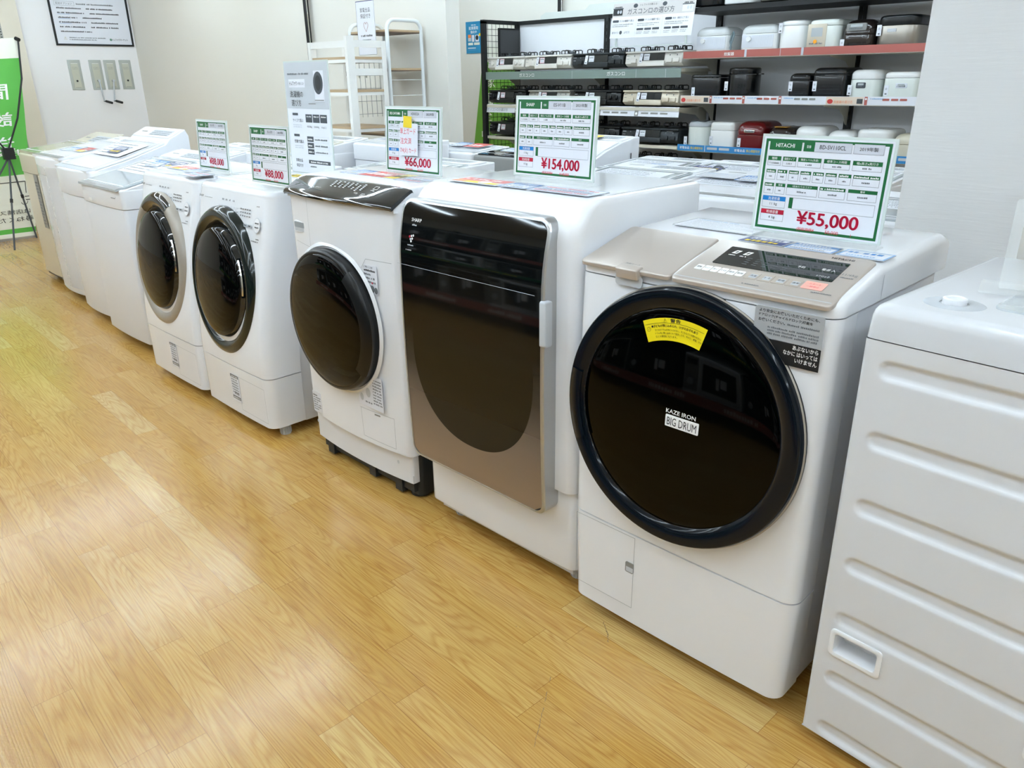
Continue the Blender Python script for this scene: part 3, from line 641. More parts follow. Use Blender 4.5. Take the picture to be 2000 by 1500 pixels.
# ---- machine with the black sloping top panel and the dark stand
X0, Y0 = -2.563, 1.43
t = empty('washing_machine', (X0, Y0, 0), 'white drum washer with glossy black top panel, raised on a dark stand', 'washing machine')
W, D = 0.632, 0.56
b = MB(); fascia(b, W, 0, 0.22, 0.185, 1.045, 0.0, 2, WHITE, 0.03, 0.022, 0, 10); b.obj('front_panel', t, 35)
b = MB(); solid(b, 0.006, W-0.006, 0.068, D, 0.19, 1.091, WHITE, 0.004, 0.02, rt=0.01)
b.box(0.3, W, 0.20, 0.23, 0.2, 0.8, WHITE); b.obj('cabinet', t, 35)
b = MB(); fascia(b, W-0.02, 0.018, 0.05, 0.07, 0.183, 0.0, 2, WHITE2, 0.012, 0.018)
b.box(W-0.03, W-0.021, 0.02, 0.10, 0.07, 0.10, WHITE2); b.poly(ff, ell(0.045, 0.15, 0.006, 0.007), GREYL, 0.003); b.poly(ff, ell(W-0.07, 0.15, 0.006, 0.007), GREYL, 0.003); b.obj('kick_panel', t, 35)
b = MB(); solid(b, 0.03, W-0.012, 0.045, D-0.02, 0.012, 0.19, CHAR, 0.02, 0.02); 
for x in (0.06, 0.34, W-0.13): b.box(x, x+0.04, 0.02, 0.05, 0.012, 0.06, CHAR)
b.box(0.03, W-0.03, 0.028, 0.05, 0.03, 0.068, CHAR)
for x in (0.06, W-0.06):
    for y in (0.08, D-0.1): b.cyl((x, y, 0), (x, y, 0.02), 0.035, CHAR)
b.obj('stand', t, 35)
# black top panel: convex slab
b = MB()
def bow(x): tt = (x/W-0.5)*2; return -0.030*(1-tt*tt)
rows = []
for y, z in ((-0.010, 1.034), (-0.014, 1.040), (-0.010, 1.048), (0.0, 1.055), (0.016, 1.064), (0.035, 1.0745), (0.052, 1.083), (0.064, 1.089), (0.070, 1.091), (0.074, 1.088)):
    rows.append([Vector((W*i/24 + 0.0, y+bow(W*i/24)*max(0.0, min(1.0, (0.074-y)/0.075)), z-0.006*abs(i/12-1)**6)) for i in range(25)])
b.grid(rows, BLACKG)
b.add([rows[0][i] for i in range(25)]+[Vector((W, 0.074, 1.080)), Vector((0, 0.074, 1.080))], [tuple(reversed(range(27)))], BLACKG)
for q in (24, 0):
    e_ = [r[q] for r in rows]; lo = [Vector((p.x, p.y+0.004, p.z-0.009)) for p in e_[1:]]
    b.add(e_+list(reversed(lo)), [tuple(range(len(e_)+len(lo)))], BLACKG)
cp = b.obj('control_panel', t, 50)
b = MB(); fw = Fr((W-0.004, 0, 0), (0, 1, 0), (0, 0, 1)); b.slab(fw, [(0.0, 1.02), (0.10, 1.02), (0.10, 1.085), (0.070, 1.080), (0.035, 1.064), (0.0, 1.043)], -(W-0.008), 0, WHITE); b.obj('panel_bed', t, 30)
b = MB(); pf2 = Fr((0, -0.006, 1.056), (1, 0, 0), (0, 0.062, 0.033))
for i, x in enumerate((0.17, 0.20, 0.222, 0.262, 0.285, 0.308, 0.331, 0.365, 0.39, 0.425, 0.465, 0.5)):
    b.border(pf2, x, -0.002, x+0.018, 0.012, 0.0014, INKW, 0.006); b.greek(pf2, x+0.004, x+0.015, 0.002, 0.006, INKW, 0.006, i)
    if i in (0, 1, 6, 7): b.greek(pf2, x, x+0.015, -0.010, 0.004, INKW, 0.006, i)
for r_ in range(6):
    for c_ in range(8):
        if (r_*3+c_) % 7: b.rect(pf2, 0.262+c_*0.024, 0.020+r_*0.007, 0.273+c_*0.024, 0.0235+r_*0.007, GREYL, 0.005)
b.border(pf2, 0.49, 0.040, 0.512, 0.056, 0.0015, INKW, 0.005); b.greek(pf2, 0.486, 0.508, 0.032, 0.004, INKW, 0.005)
b.obj('button_printing', cp, 0)
b = MB()
def bowed(b, pts, c0, m):
    b.add([Vector((x, 0.0-0.022*(1-((x-0.03)/(W-0.06)*2-1)**2)-c0, z)) for x, z in pts], [tuple(range(len(pts)))], m)
def bline(b, x0, z0, x1, z1, th, m):
    n_ = 14
    for i in range(n_):
        xa, xb = x0+(x1-x0)*i/n_, x0+(x1-x0)*(i+1)/n_; za, zb_ = z0+(z1-z0)*i/n_, z0+(z1-z0)*(i+1)/n_
        if abs(x1-x0) > abs(z1-z0): bowed(b, [(xa,za-th/2),(xb,zb_-th/2),(xb,zb_+th/2),(xa,za+th/2)], 0.0004, m)
        else: bowed(b, [(xa-th/2,za),(xa+th/2,za),(xb+th/2,zb_),(xb-th/2,zb_)], 0.0004, m)
bline(b, 0.035, 0.865, 0.150, 0.855, 0.0012, SEAM); bline(b, 0.150, 0.855, 0.152, 1.03, 0.0012, SEAM)
bline(b, 0.48, 0.862, 0.60, 0.862, 0.0014, SEAM); bline(b, 0.48, 0.862, 0.455, 0.83, 0.0014, SEAM); bline(b, 0.035, 0.80, 0.10, 0.80, 0.0014, SEAM)
bline(b, 0.38, 0.315, 0.56, 0.315, 0.0012, SEAM); bline(b, 0.385, 0.315, 0.39, 0.205, 0.0012, SEAM); bline(b, 0.39, 0.205, 0.56, 0.20, 0.0012, SEAM); bline(b, 0.56, 0.20, 0.56, 0.315, 0.0012, SEAM)
bline(b, 0.46, 0.306, 0.49, 0.306, 0.006, GREYM)
b.obj('front_seams', t, 0)
b = MB(); hf = front(0.045, -0.006, 0.90)
b.slab(hf, rrect(0, 0, 0.075, 0.038, 0.003), -0.004, 0.0035, WHITE2); b.slab(hf, [(0.003,0.003),(0.072,0.003),(0.072,0.034),(0.003,0.034)], 0.001, 0.0042, GREYL)
b.slab(hf, [(0.003,0.016),(0.072,0.016),(0.072,0.035),(0.003,0.035)], 0.003, 0.0046, SEAM); b.obj('drawer_handle', t, 0)
def sticker(b, fr, W_, H_, lines=6, m=PAPER, head=GREYP, seed=0, c=0.0):
    b.slab(fr, rrect(0, 0, W_, H_, 0.002), c, c+0.0006, m)
    for k in range(lines): b.greek(fr, 0.08*W_, (0.92 if (k+seed) % 3 else 0.6)*W_, H_*(0.9-0.86*(k+1)/(lines+0.5)+0.0), H_*0.86/(lines+1)*0.6, head if k == 0 else GREYP, c+0.0010, seed+k)
b = MB(); s1 = front(0.455, -0.0150, 0.742); sticker(b, s1.sub(0.006, 0.008), 0.076, 0.095, 6, PAPER, INKB, 2)
b.poly(s1, ell(0.055, 0.025, 0.010, 0.012), GREYP, 0.002); b.poly(s1, ell(0.073, 0.022, 0.009, 0.011), GREYP, 0.002); b.poly(s1, ell(0.055, 0.045, 0.003, 0.004), INKR, 0.002); b.text(s1, '⚠警告 ⚠注意', 0.012, 0.092, 0.007, INKB, 0.06, c=0.002)
b.obj('warning_sticker', t, 0)
b = MB(); sticker(b, front(0.035, -0.0085, 0.195), 0.06, 0.085, 7, PAPER, INKB, 3); b.obj('instruction_sticker', t, 0)
b = MB(); s3 = front(0.38, -0.0215, 0.33); b.slab(s3, [(0,0),(0.145,0),(0.145,0.125),(0.12,0.125),(0,0.055)], 0, 0.0006, PAPER)
for k in range(9): b.greek(s3, 0.09, 0.14, 0.108-k*0.011, 0.006, GREYP, 0.001, k)
b.poly(s3, ell(0.06, 0.055, 0.014, 0.018), GREYL, 0.001); b.poly(s3, ell(0.02, 0.03, 0.01, 0.014), GREYL, 0.001); b.greek(s3, 0.04, 0.08, 0.015, 0.006, GREYP, 0.001)
b.obj('instruction_sticker', t, 0)
d3 = Fr((0.279, -0.022, 0.618), (1, 0, 0), (0, 0, 1))
b = MB(); b.lathe(d3, [(0.272, -0.003), (0.266, 0.001), (0.260, 0.004), (0.256, 0.001)], 72, WHITE); b.obj('door_bezel', t, 50)
b = MB(); b.lathe(d3, [(0.252, -0.004), (0.252, 0.022), (0.249, 0.032), (0.243, 0.037), (0.236, 0.036)], 96, BLACKP); dr3 = b.obj('door', t, 50)
b = MB(); b.lathe(d3, [(0.237*math.cos(math.radians(7.5*k)) if k < 12 else 0, 0.0355+0.018*math.sin(math.radians(7.5*k))) for k in range(13)], 96, GLASSD); b.obj('door_glass', dr3, 60)
b = MB(); b.lathe(d3, [(0.252, 0.015), (0.256, 0.030), (0.246, 0.043), (0.214, 0.0475)], 26, BLACKP, a0=math.radians(-38), a1=math.radians(52)); b.obj('door_handle', dr3, 50)
feet(t, W, D, 0.015, m=CHAR)
IRIS = t

# ---- the two matching front loaders with tilted faces
def sharp(X0, label, ringm, cap, first):
    t = empty('washing_machine', (X0, 1.352, 0), label, 'washing machine')
    W, D = 0.612, 0.575
    def rear(z): return 0.16 if z < 0.3 else 0.16+0.075*min(1.0, (z-0.3)/0.7)
    def lean(z): return 0.0 if z < 0.3 else 0.115*((z-0.3)/0.7)**1.5
    def fas(b, z0, z1, nz, bi=0.0, m=WHITE):
        R = []
        for k in range(nz+1):
            z = z0+(z1-z0)*k/nz; s_ = bi*max(0, 1-(z-z0)/0.2)
            R.append([Vector((x, y, z)) for x, y in outline(s_, W-s_, lean(z), rear(z), 0.045, 0.004, 0.004, nc=8, nf=10)])
        b.rings(R, m)
    b = MB(); fas(b, 0.05, 0.268, 4, 0.006); lp = b.obj('lower_panel', t, 35)
    b = MB(); fas(b, 0.272, 0.985, 16)
    # rounded head of the fascia
    R = []
    for k in range(7):
        a = math.radians(15*k); z = 0.985+0.022*math.sin(a); i = 0.022*(1-math.cos(a))
        R.append([Vector((x, y, z)) for x, y in outline(i*0.6, W-i*0.6, lean(0.985)+i, 0.235, 0.042, 0.004, 0.004, nc=8, nf=10)])
    b.rings(R, WHITE); b.obj('front_panel', t, 35)
    b = MB(); solid(b, 0.004, W-0.004, 0.2, D, 0.97, 1.018, WHITE, 0.004, 0.02, rt=0.006); b.slab(top(0, 0, 1.018), rrect(0.03, 0.24, W-0.03, D-0.03, 0.01), -0.002, 0.001, WHITE2); b.obj('top_cover', t, 35)
    b = MB(); solid(b, 0.01, W-0.010, 0.159, D-0.01, 0.045, 0.97, STEEL, 0.004, 0.02, rt=0.002)
    b.slab(Fr((W-0.010, 0, 0), (0, 1, 0), (0, 0, 1)), rrect(0.30, 0.315, 0.40, 0.365, 0.008), -0.001, 0.003, STEEL); b.slab(Fr((W-0.010, 0, 0), (0, 1, 0), (0, 0, 1)), rrect(0.31, 0.322, 0.39, 0.356, 0.004), 0, 0.0036, GREYM)
    side_grooves(b, W-0.010, 0.28, 0.36, (0.70, 0.62, 0.48, 0.40, 0.22, 0.12), STEEL, 1); b.obj('cabinet', t, 35)
    feet(t, W, D, 0.046, ins=0.05)
    th = 0.10
    SX = 0.885; df = Fr((0.276, lean(0.62)+0.004, 0.622), (1, 0, 0), (0, math.sin(th), math.cos(th)))
    b = MB(); R0 = 0.310
    prof = [(R0+0.003, -0.018), (R0, 0.004), (R0-0.012, 0.020), (R0-0.035, 0.028), (R0-0.055, 0.020), (R0-0.066, 0.004), (R0-0.070, -0.006)]
    b.lathe(df, prof, 96, ringm, sx=SX); ring = b.obj('door', t, 50)
    if cap:
        b = MB(); b.lathe(df, [(p[0]+0.0005, p[1]+0.0012) for p in prof[1:6]], 24, cap, sx=SX, a0=math.radians(58), a1=math.radians(122)); b.obj('ring_cap', ring, 50)
    b = MB(); b.lathe(df, [(R0-0.066, -0.004), (R0-0.072, 0.004), (R0-0.078, 0.022), (R0-0.084, 0.030)], 96, BLACKG, sx=SX); rg_ = R0-0.084
    gp = [(rg_*math.cos(math.radians(90*k/12)) if k < 12 else 0, 0.030+0.036*math.sin(math.radians(90*k/12))) for k in range(13)]
    b.lathe(df, gp, 96, GLASSD, sx=SX); g = b.obj('door_glass', ring, 60)
    b = MB(); b.lathe(df, [(0.236, 0.008), (0.232, 0.026), (0.206, 0.036), (0.200, 0.030)], 20, BLACKG, sx=SX, a0=math.radians(-8), a1=math.radians(32))
    b.lathe(df, [(0.234, 0.022), (0.231, 0.0275)], 20, CHROME, sx=SX, a0=math.radians(-6), a1=math.radians(30)); b.obj('door_handle', ring, 50)
    # printed control area following the lean
    z1 = 0.90; fr = Fr((0, lean(z1)-0.0060, z1), (1, 0, 0), (0, lean(0.98)-lean(z1), 0.08))
    b = MB(); b.text(fr, 'SHARP', 0.035, 0.050, 0.009, INKB, 0.042, bold=True); b.greek(fr, 0.085, 0.155, 0.051, 0.003, GREYP)
    for i in range(4): b.greek(fr, 0.245+i*0.03, 0.262+i*0.03, 0.052, 0.008, GREYP, seed=i)
    for i in range(7): b.slab(fr, rrect(0.215+i*0.026, 0.008, 0.230+i*0.026, 0.022, 0.002), 0.0002, 0.0009, WHITE2); b.greek(fr, 0.217+i*0.026, 0.229+i*0.026, 0.028, 0.004, GREYL, seed=i); b.greek(fr, 0.218+i*0.026, 0.229+i*0.026, 0.012, 0.006, GREYP, 0.0012, i)
    for r_ in range(3):
        for c_ in range(5): b.greek(fr, 0.405+c_*0.018, 0.418+c_*0.018, 0.030-r_*0.013, 0.006, INKB, seed=r_*5+c_)
    b.poly(fr, ell(0.545, -0.02, 0.026, 0.030, 28), GREYL, 0.0003); b.poly(fr, ell(0.545, -0.02, 0.024, 0.028, 28), WHITE2, 0.0005); b.greek(fr, 0.53, 0.562, -0.014, 0.005, INKB, 0.001); b.greek(fr, 0.53, 0.562, -0.030, 0.005, INKB, 0.001)
    for i in range(2): b.slab(fr, rrect(0.44+i*0.035, -0.035, 0.468+i*0.035, -0.022, 0.003), 0.0, 0.0008, GREYL); b.greek(fr, 0.443+i*0.035, 0.465+i*0.035, -0.031, 0.006, INKB, 0.0012, i)
    b.greek(fr, 0.535, 0.56, 0.050, 0.006, INKB); b.greek(fr, 0.51, 0.565, -0.085, 0.005, INKB); b.greek(fr, 0.545, 0.57, -0.075, 0.005, INKB)
    b.obj('control_printing', t, 0)
    b = MB(); b.rect(ff, 0.02, 0.81, 0.10, 0.811, SEAM, -lean(0.81)+0.004); b.obj('drawer_seam', t, 0)
    b = MB(); s4 = front(0.29, -0.0052, 0.105); b.slab(s4, rrect(0, 0, 0.075, 0.125, 0.002), 0, 0.0006, PAPER); b.rect(s4, 0.002, 0.110, 0.073, 0.123, GREYP, 0.0009); b.rect(s4, 0.002, 0.010, 0.073, 0.024, GREYP, 0.0009); b.greek(s4, 0.008, 0.068, 0.113, 0.006, INKW, 0.0012); b.greek(s4, 0.008, 0.068, 0.014, 0.006, INKW, 0.0012)
    for k in range(6): b.greek(s4, 0.008, 0.066, 0.098-k*0.012, 0.006, GREYP, 0.0009, k)
    for k in range(3): b.poly(s4, ell(0.03+k*0.014, 0.038, 0.005, 0.007, 12), GREYP, 0.0009)
    b.obj('sticker', lp, 0)
    b = MB(); b.border(ff, 0.36, 0.075, 0.585, 0.228, 0.0012, SEAM, 0.0046); b.obj('filter_cover', lp, 0)
    return t
SH1 = sharp(-4.005, 'white drum washer with a silver door ring capped black at the top', SRING, BLACKG, True)
SH2 = sharp(-3.372, 'white drum washer with an all-black glossy door ring', RINGD, None, False)
# ---- top loaders at the far end of the front row, and in the rows behind
def toploader(loc, W, D, prof, label, body=WHITE2, steel=STEEL, lidm=GREYW, liprange=(0.03, 0.42), over=0.0, edge=GREYL, panel=True, name='washing_machine', group=None, bulge=0.02, rf=0.05, sidez=None, printing=True, lidh=0.006, rz=0.0):
    """prof: [(y, z)...] top profile front to back"""
    t = empty(name, loc, label, 'washing machine', group, rz)
    zf = prof[0][1]; zs = sidez or zf-0.10
    b = MB(); solid(b, 0.004, W-0.004, 0.004, D-0.004, 0.06, zs, steel, rf, 0.015, bulge, rt=0.002); side_grooves(b, W-0.004, 0.15, D-0.1, (0.25, 0.4, 0.55), steel, 1); b.obj('cabinet', t, 35)
    b = MB(); solid(b, 0, W, 0, D, zs+0.003, zf, body, rf, 0.015, bulge, rt=0.012)
    zmax = max(z for y, z in prof)
    if zmax > zf+0.012:
        P = []
        ys = [p[0] for p in prof]
        for side in (0.002, W-0.002):
            pass
        pts = [(y, z) for y, z in prof] + [(D-0.003, zf-0.03), (prof[0][0], zf-0.03)]
        fr = Fr((W-0.003, 0, 0), (0, 1, 0), (0, 0, 1)); q = pts
        R = []
        for c, s_ in ((-W+0.006+0.0, 1), (-W+0.006+0.004, 0), (-0.004, 0), (0, 1)):
            R.append([fr.p(a, z-(0.004 if s_ and i < len(prof) else 0), c) for i, (a, z) in enumerate(q)])
        b.rings(list(R), body)
    b.obj('top_frame', t, 35)
    # lid: sheet over the first part of the profile
    def zat(y):
        for (ya, za), (yb, zb_) in zip(prof, prof[1:]):
            if ya <= y <= yb: return za+(zb_-za)*(y-ya)/max(1e-6, yb-ya)
        return prof[0][1] if y < prof[0][0] else prof[-1][1]
    y0, y1 = liprange; n = 8; up = []; dn = []
    for k in range(n+1):
        y = y0+(y1-y0)*k/n; z = zat(y) + (over if y < prof[0][0] else 0)
        if y < prof[0][0]: z = prof[0][1] - (prof[0][0]-y)*(prof[1][1]-prof[0][1])/max(1e-6, prof[1][0]-prof[0][0])
        up.append((y, z+0.002+lidh)); dn.append((y, z+0.002))
    P = up + list(reversed(dn))
    def lidring(x, ins): return [Vector((x, y+(ins if i in (0, len(P)-1) else 0), z-(ins if i < len(up) else 0))) for i, (y, z) in enumerate(P)]
    b = MB(); b.rings([lidring(W-0.02, 0.003), lidring(W-0.024, 0), lidring(0.024, 0), lidring(0.02, 0.003)], lidm)
    sl = Vector((0, y1-y0, up[-1][1]-up[0][1])); lf_ = Fr((0.02, y0, up[0][1]), (1, 0, 0), sl); L = sl.length; WW = W-0.04
    b.rect(lf_, 0.0, 0.0, WW, 0.035, edge, 0.0008)
    b.border(lf_, 0.012, 0.045, WW-0.012, L-0.02, 0.010, WHITE2, 0.0010)
    lid = b.obj('lid', t, 30)
    if printing:
        b = MB(); b.rect(lf_, 0.05, L*0.45, WW-0.06, L*0.86, PAPER, 0.0014)
        for k in range(5): b.greek(lf_, 0.07, WW*0.7, L*(0.8-0.07*k), 0.009, GREYP, 0.0018, k)
        b.obj('lid_sheet', lid, 0)
    if panel:
        ya = y1+0.03; yb = D-0.03; za = zat(ya); zb_ = zat(yb)
        pf_ = Fr((0, ya, za+0.001), (1, 0, 0), (0, yb-ya, zb_-za)); L2 = math.hypot(yb-ya, zb_-za)
        b = MB(); b.bslab(pf_, rrect(0.02, 0, W-0.02, L2, 0.01), 0, 0.005, body, 0.002); b.slab(pf_, rrect(0.24, L2*0.15, W-0.06, L2*0.75, 0.004), 0.003, 0.0056, GREYL)
        for k in range(3): b.greek(pf_, 0.26, W-0.08, L2*(0.55-0.18*k), L2*0.08, GREYP, 0.006, k)
        b.rect(pf_, 0.08, L2*0.45, 0.17, L2*0.55, GREYM, 0.0055); b.obj('rear_panel', t, 30)
    feet(t, W, D, 0.06, ins=0.06)
    return t
# D: beside the silver-ringed drum machine
D_ = toploader((-4.845, 1.435, 0), 0.60, 0.60, [(0.03, 0.895), (0.20, 0.935), (0.42, 0.985), (0.60, 1.03)], 'white top loader with a wide flat grey glass lid beside the silver-ringed drum washer', liprange=(-0.016, 0.43), sidez=0.79, edge=SILVER, lidh=0.010, rf=0.022, bulge=0.010)
b = MB(); b.border(Fr((0.47, -0.004, 0.845), (1,0,0), (0,0.02,0.04)), 0, 0, 0.06, 0.025, 0.0025, SEAMD, 0.004); b.greek(Fr((0.47, -0.004, 0.845), (1,0,0), (0,0.02,0.04)), 0.012, 0.05, 0.009, 0.008, GREYP, 0.004); b.obj('power_button', D_, 0)
b = MB(); b.slab(front(0.16, -0.016, 0.81), rrect(0, 0, 0.045, 0.014, 0.003), 0, 0.002, INKW); b.obj('badge', D_, 0)
# C: steep lid
C_ = toploader((-5.50, 1.50, 0), 0.60, 0.62, [(0.05, 0.935), (0.25, 0.985), (0.47, 1.055), (0.50, 1.085), (0.60, 1.135), (0.617, 1.10)], 'white top loader with a steep overhanging lid rising to a raised rear control panel', liprange=(0.0, 0.47), sidez=0.78, lidm=WHITE, lidh=0.012, edge=GREYL, rf=0.05, bulge=0.02)
B_ = toploader((-6.16, 1.56, 0), 0.58, 0.60, [(0.06, 0.955), (0.3, 0.985), (0.45, 1.01), (0.60, 1.045)], 'white top loader with a grey lid edge and clear film on its front', liprange=(0.0, 0.46), sidez=0.84, lidm=WHITE, lidh=0.016, edge=GREYM, rf=0.07, bulge=0.02, printing=False)
b = MB(); fm = mat('wrinkled_clear_film', '#f2f4f6', 0.08, alpha=0.35, bump=0.6, bscale=25)
b.rings([[Vector((x, y, z)) for x, y in outline(0.002, 0.578, -0.001, 0.3, 0.07, 0.01, 0.022)] for z in (0.10, 0.90)], fm, False, False); b.obj('film', B_, 60)
A_ = toploader((-6.81, 1.63, 0), 0.58, 0.58, [(0.05, 0.935), (0.35, 0.97), (0.42, 0.99), (0.58, 1.05)], 'beige top loader with an olive lid at the far end of the row', body=BEIGE, steel=BEIGE, liprange=(0.015, 0.38), sidez=0.80, lidm=BEIGED, lidh=0.02, edge=BEIGED, rf=0.05, bulge=0.01, printing=False)
b = MB(); sticker(b, front(0.33, -0.0085, 0.42), 0.085, 0.38, 14, GREYM, INKB, 1); b.obj('instruction_sticker', A_, 0); b = MB(); b.box(0.03, 0.55, 0.02, 0.5, 0.03, 0.07, CHAR); b.obj('base_frame', A_, 0)
# leaflets on the far lids
def on(label, x, y, z, w_, d_, st, seed, rz=0.0, rx=0.09, group=None): return flyer((x, y, z), rz, w_, d_, label, st, group, seed, rx)
on('dark blue leaflet on the lid of the steep-lidded top loader', -5.22, 1.73, 1.012, 0.13, 0.09, 'navy', 3, 0.1, 0.27)
on('orange leaflet on the grey-edged top loader lid', -5.82, 1.72, 0.989, 0.16, 0.11, 'warm', 4, 0.0, 0.13)
on('blue-edged leaflet on the grey-edged top loader lid', -6.02, 1.70, 0.987, 0.16, 0.12, 'blueframe', 5, 0.15, 0.13)
on('small blue leaflet on the flat glass lid beside the silver-ringed washer', -4.62, 1.72, 0.971, 0.14, 0.09, 'blue', 6, 0.05, 0.22)
on('navy leaflet on the flat glass lid beside the silver-ringed washer', -4.44, 1.74, 0.974, 0.15, 0.09, 'navy', 8, 0.0, 0.22)

# ---- the machine turned side-on at the right edge
t = empty('washing_machine', (-0.487, 1.393, 0), 'white top loader turned side-on at the right edge, ribbed side wall with a hand recess', 'washing machine', None, math.radians(-4))
WL, DD = 0.64, 0.58
b = MB(); zs = [0.903, 0.763, 0.620, 0.487, 0.354, 0.203, 0.066]
NX, NZ = 150, 220; P = []
def sd(x, z, ax, bx, cz):
    px = min(max(x, ax), bx); return math.hypot(x-px, z-cz)
for k in range(NZ+1):
    z = 0.04+0.915*k/NZ; row = []
    for i in range(NX+1):
        x = WL*i/NX; h = 0.0
        for cz in zs:
            if abs(z-cz) < 0.03:
                q = sd(x, z, 0.052, 0.58, cz); tt = min(1.0, max(0.0, (0.021-q)/0.012)); tt = tt*tt*(3-2*tt); h = max(h, 0.007*tt)
        edge_ = min(x, WL-x); 
        row.append(Vector((x, h + (0.006*(1-min(1, edge_/0.006))**2), z)))
    P.append(row)
b.grid(P, STEELW)
b.add([(0.0,0.006,0.04),(0.0,DD,0.04),(0.0,DD,0.955),(0.0,0.006,0.955)], [(0,1,2,3)], STEELW); b.add([(WL,0.006,0.04),(WL,DD,0.04),(WL,DD,0.955),(WL,0.006,0.955)], [(3,2,1,0)], STEELW); b.add([(0,DD,0.04),(WL,DD,0.04),(WL,DD,0.955),(0,DD,0.955)], [(3,2,1,0)], STEELW); b.add([(0,0,0.04),(WL,0,0.04),(WL,DD,0.04),(0,DD,0.04)], [(3,2,1,0)], STEELW)
cab = b.obj('cabinet', t, 50)
def recess(x, z):
    hf_ = front(x, 0, z); b = MB(); o = rrect(0, 0, 0.108, 0.066, 0.010); i_ = rrect(0.010, 0.010, 0.098, 0.056, 0.006)
    b.rings([[hf_.p(a, c, -0.006) for a, c in o], [hf_.p(a, c, 0.003) for a, c in o], [hf_.p(a, c, 0.0045) for a, c in rrect(0.004, 0.004, 0.104, 0.062, 0.008)], [hf_.p(a, c, 0.003) for a, c in i_], [hf_.p(a, c, -0.045) for a, c in rrect(0.0105, 0.0105, 0.0975, 0.0555, 0.006)]], WHITE, False, True)
    return b.obj('hand_recess', cab, 35)
for x, z in ((0.030, 0.262), (0.395, 0.262)): recess(x, z)
# real openings behind the recesses need no hole: the grid is cut there
me = cab.data
import bmesh
bm = bmesh.new(); bm.from_mesh(me)
kill = [f for f in bm.faces if abs(f.normal.y) > 0.5 and f.calc_center_median().y < 0.02 and any(x+0.006 < f.calc_center_median().x < x+0.102 and z+0.006 < f.calc_center_median().z < z+0.060 for x, z in ((0.030, 0.262), (0.395, 0.262)))]
bmesh.ops.delete(bm, geom=kill, context='FACES'); bm.to_mesh(me); bm.free()
b = MB(); R = []
for z, i in ((0.957, 0.0), (0.998, 0.003), (1.008, 0.006), (1.0145, 0.011), (1.0185, 0.018), (1.020, 0.028)): R.append([Vector((x, y, z)) for x, y in outline(i*0.7, WL-i*0.4, i-0.001, DD-i*0.4, 0.012, 0.012, nc=5, nf=6)])
RMW = mat('white_cap_plastic', '#d3d5d9', 0.22, coat=0.2, vary=0.03)
b.rings(R, RMW)
tf = top(0, 0, 1.020); b.slab(tf, rrect(0.16, 0.11, WL-0.05, DD-0.05, 0.02), -0.001, 0.004, GLASSC); b.obj('top_frame', t, 35)
b = MB(); b.lathe(top(0.103, 0.098, 1.020), [(0.046, 0.0), (0.044, 0.0012), (0.022, 0.0012)], 40, GREYL, sx=1.1); b.lathe(top(0.103, 0.098, 1.020), [(0.020, 0.0), (0.020, 0.010), (0.016, 0.012), (0.013, 0.010), (0.013, 0.002), (0.0, 0.002)], 30, WHITE2)
b.obj('inlet_connector', t, 40)
feet(t, WL, DD, 0.04, ins=0.05)
RM = t
s = empty('acrylic_stand', (-0.335, 1.62, 1.026), 'clear acrylic stand on the lid of the side-on machine at the right edge', 'stand', None, 0.2)
b = MB(); b.slab(top(0, 0, 0), rrect(-0.04, -0.04, 0.10, 0.06, 0.004), 0, 0.003, CLEAR); b.obj('base', s, 0)
b = MB(); b.slab(Fr((-0.01, 0, 0.003), (1, 0, 0), (0, 0.1, 1)), rrect(0, 0, 0.12, 0.16, 0.004), 0, 0.003, CLEAR); b.obj('upright', s, 0)

# ---- price signs and leaflets on the front row
price_card((-0.741, 1.69, 1.0505), 0.0, 'price sign reading 55,000 yen on the big champagne-panelled drum washer', 'HITACHI', 'BD-SV110CL', '2019年製', '¥55,000', '50,000', '11 kg', '6 kg')
price_card((-1.468, 1.63, 1.129), 0.0, 'price sign reading 154,000 yen on the tall bronze-doored washer', 'SHARP', 'ES-V11B', '2021年製', '¥154,000', '¥140,000', '11kg', '6 kg')
P66 = price_card((-2.125, 1.66, 1.0925), 0.0, 'price sign reading 66,000 yen with a taped handwritten note', 'IRIS OHYAMA', 'HDK832A', '2022年製', '¥66,000', '60,000', '8 kg', '3 kg')
price_card((-2.80, 1.50, 1.021), 0.0, 'price sign reading 88,000 yen on the black-ringed drum washer', 'SHARP', 'ES-S7E', '2021年製', '¥88,000', '80,000', '7kg', '3.5kg')
price_card((-3.465, 1.59, 1.021), 0.0, 'price sign reading 88,000 yen on the silver-ringed drum washer', 'SHARP', 'ES-S7E', '2021年製', '¥88,000', '80,000', '7kg', '3.5kg')
n = empty('handwritten_note', (-2.186, 1.6560, 1.166), 'white note with red handwriting taped onto the 66,000 yen sign', 'note')
nf = Fr((0, 0, 0), (1, 0, 0), (0, 0.06, 1))
b = MB(); b.slab(nf, [(0,-0.004),(0.100,0.0),(0.101,0.100),(0.006,0.102)], 0, 0.0006, PAPER)
for i, (s_, wd) in enumerate((('単上ガード', 0.082), ('注文済', 0.06), ('7/4(火) カード', 0.085))): b.text(nf, s_, 0.008, 0.066-i*0.031, 0.020, INKPK, wd, c=0.001)
b.obj('paper', n, 0)
b = MB(); b.slab(nf, [(0.026,0.088),(0.070,0.086),(0.071,0.122),(0.028,0.124)], 0.001, 0.0016, YTAPE); b.obj('yellow_tape', n, 0)
GL = None
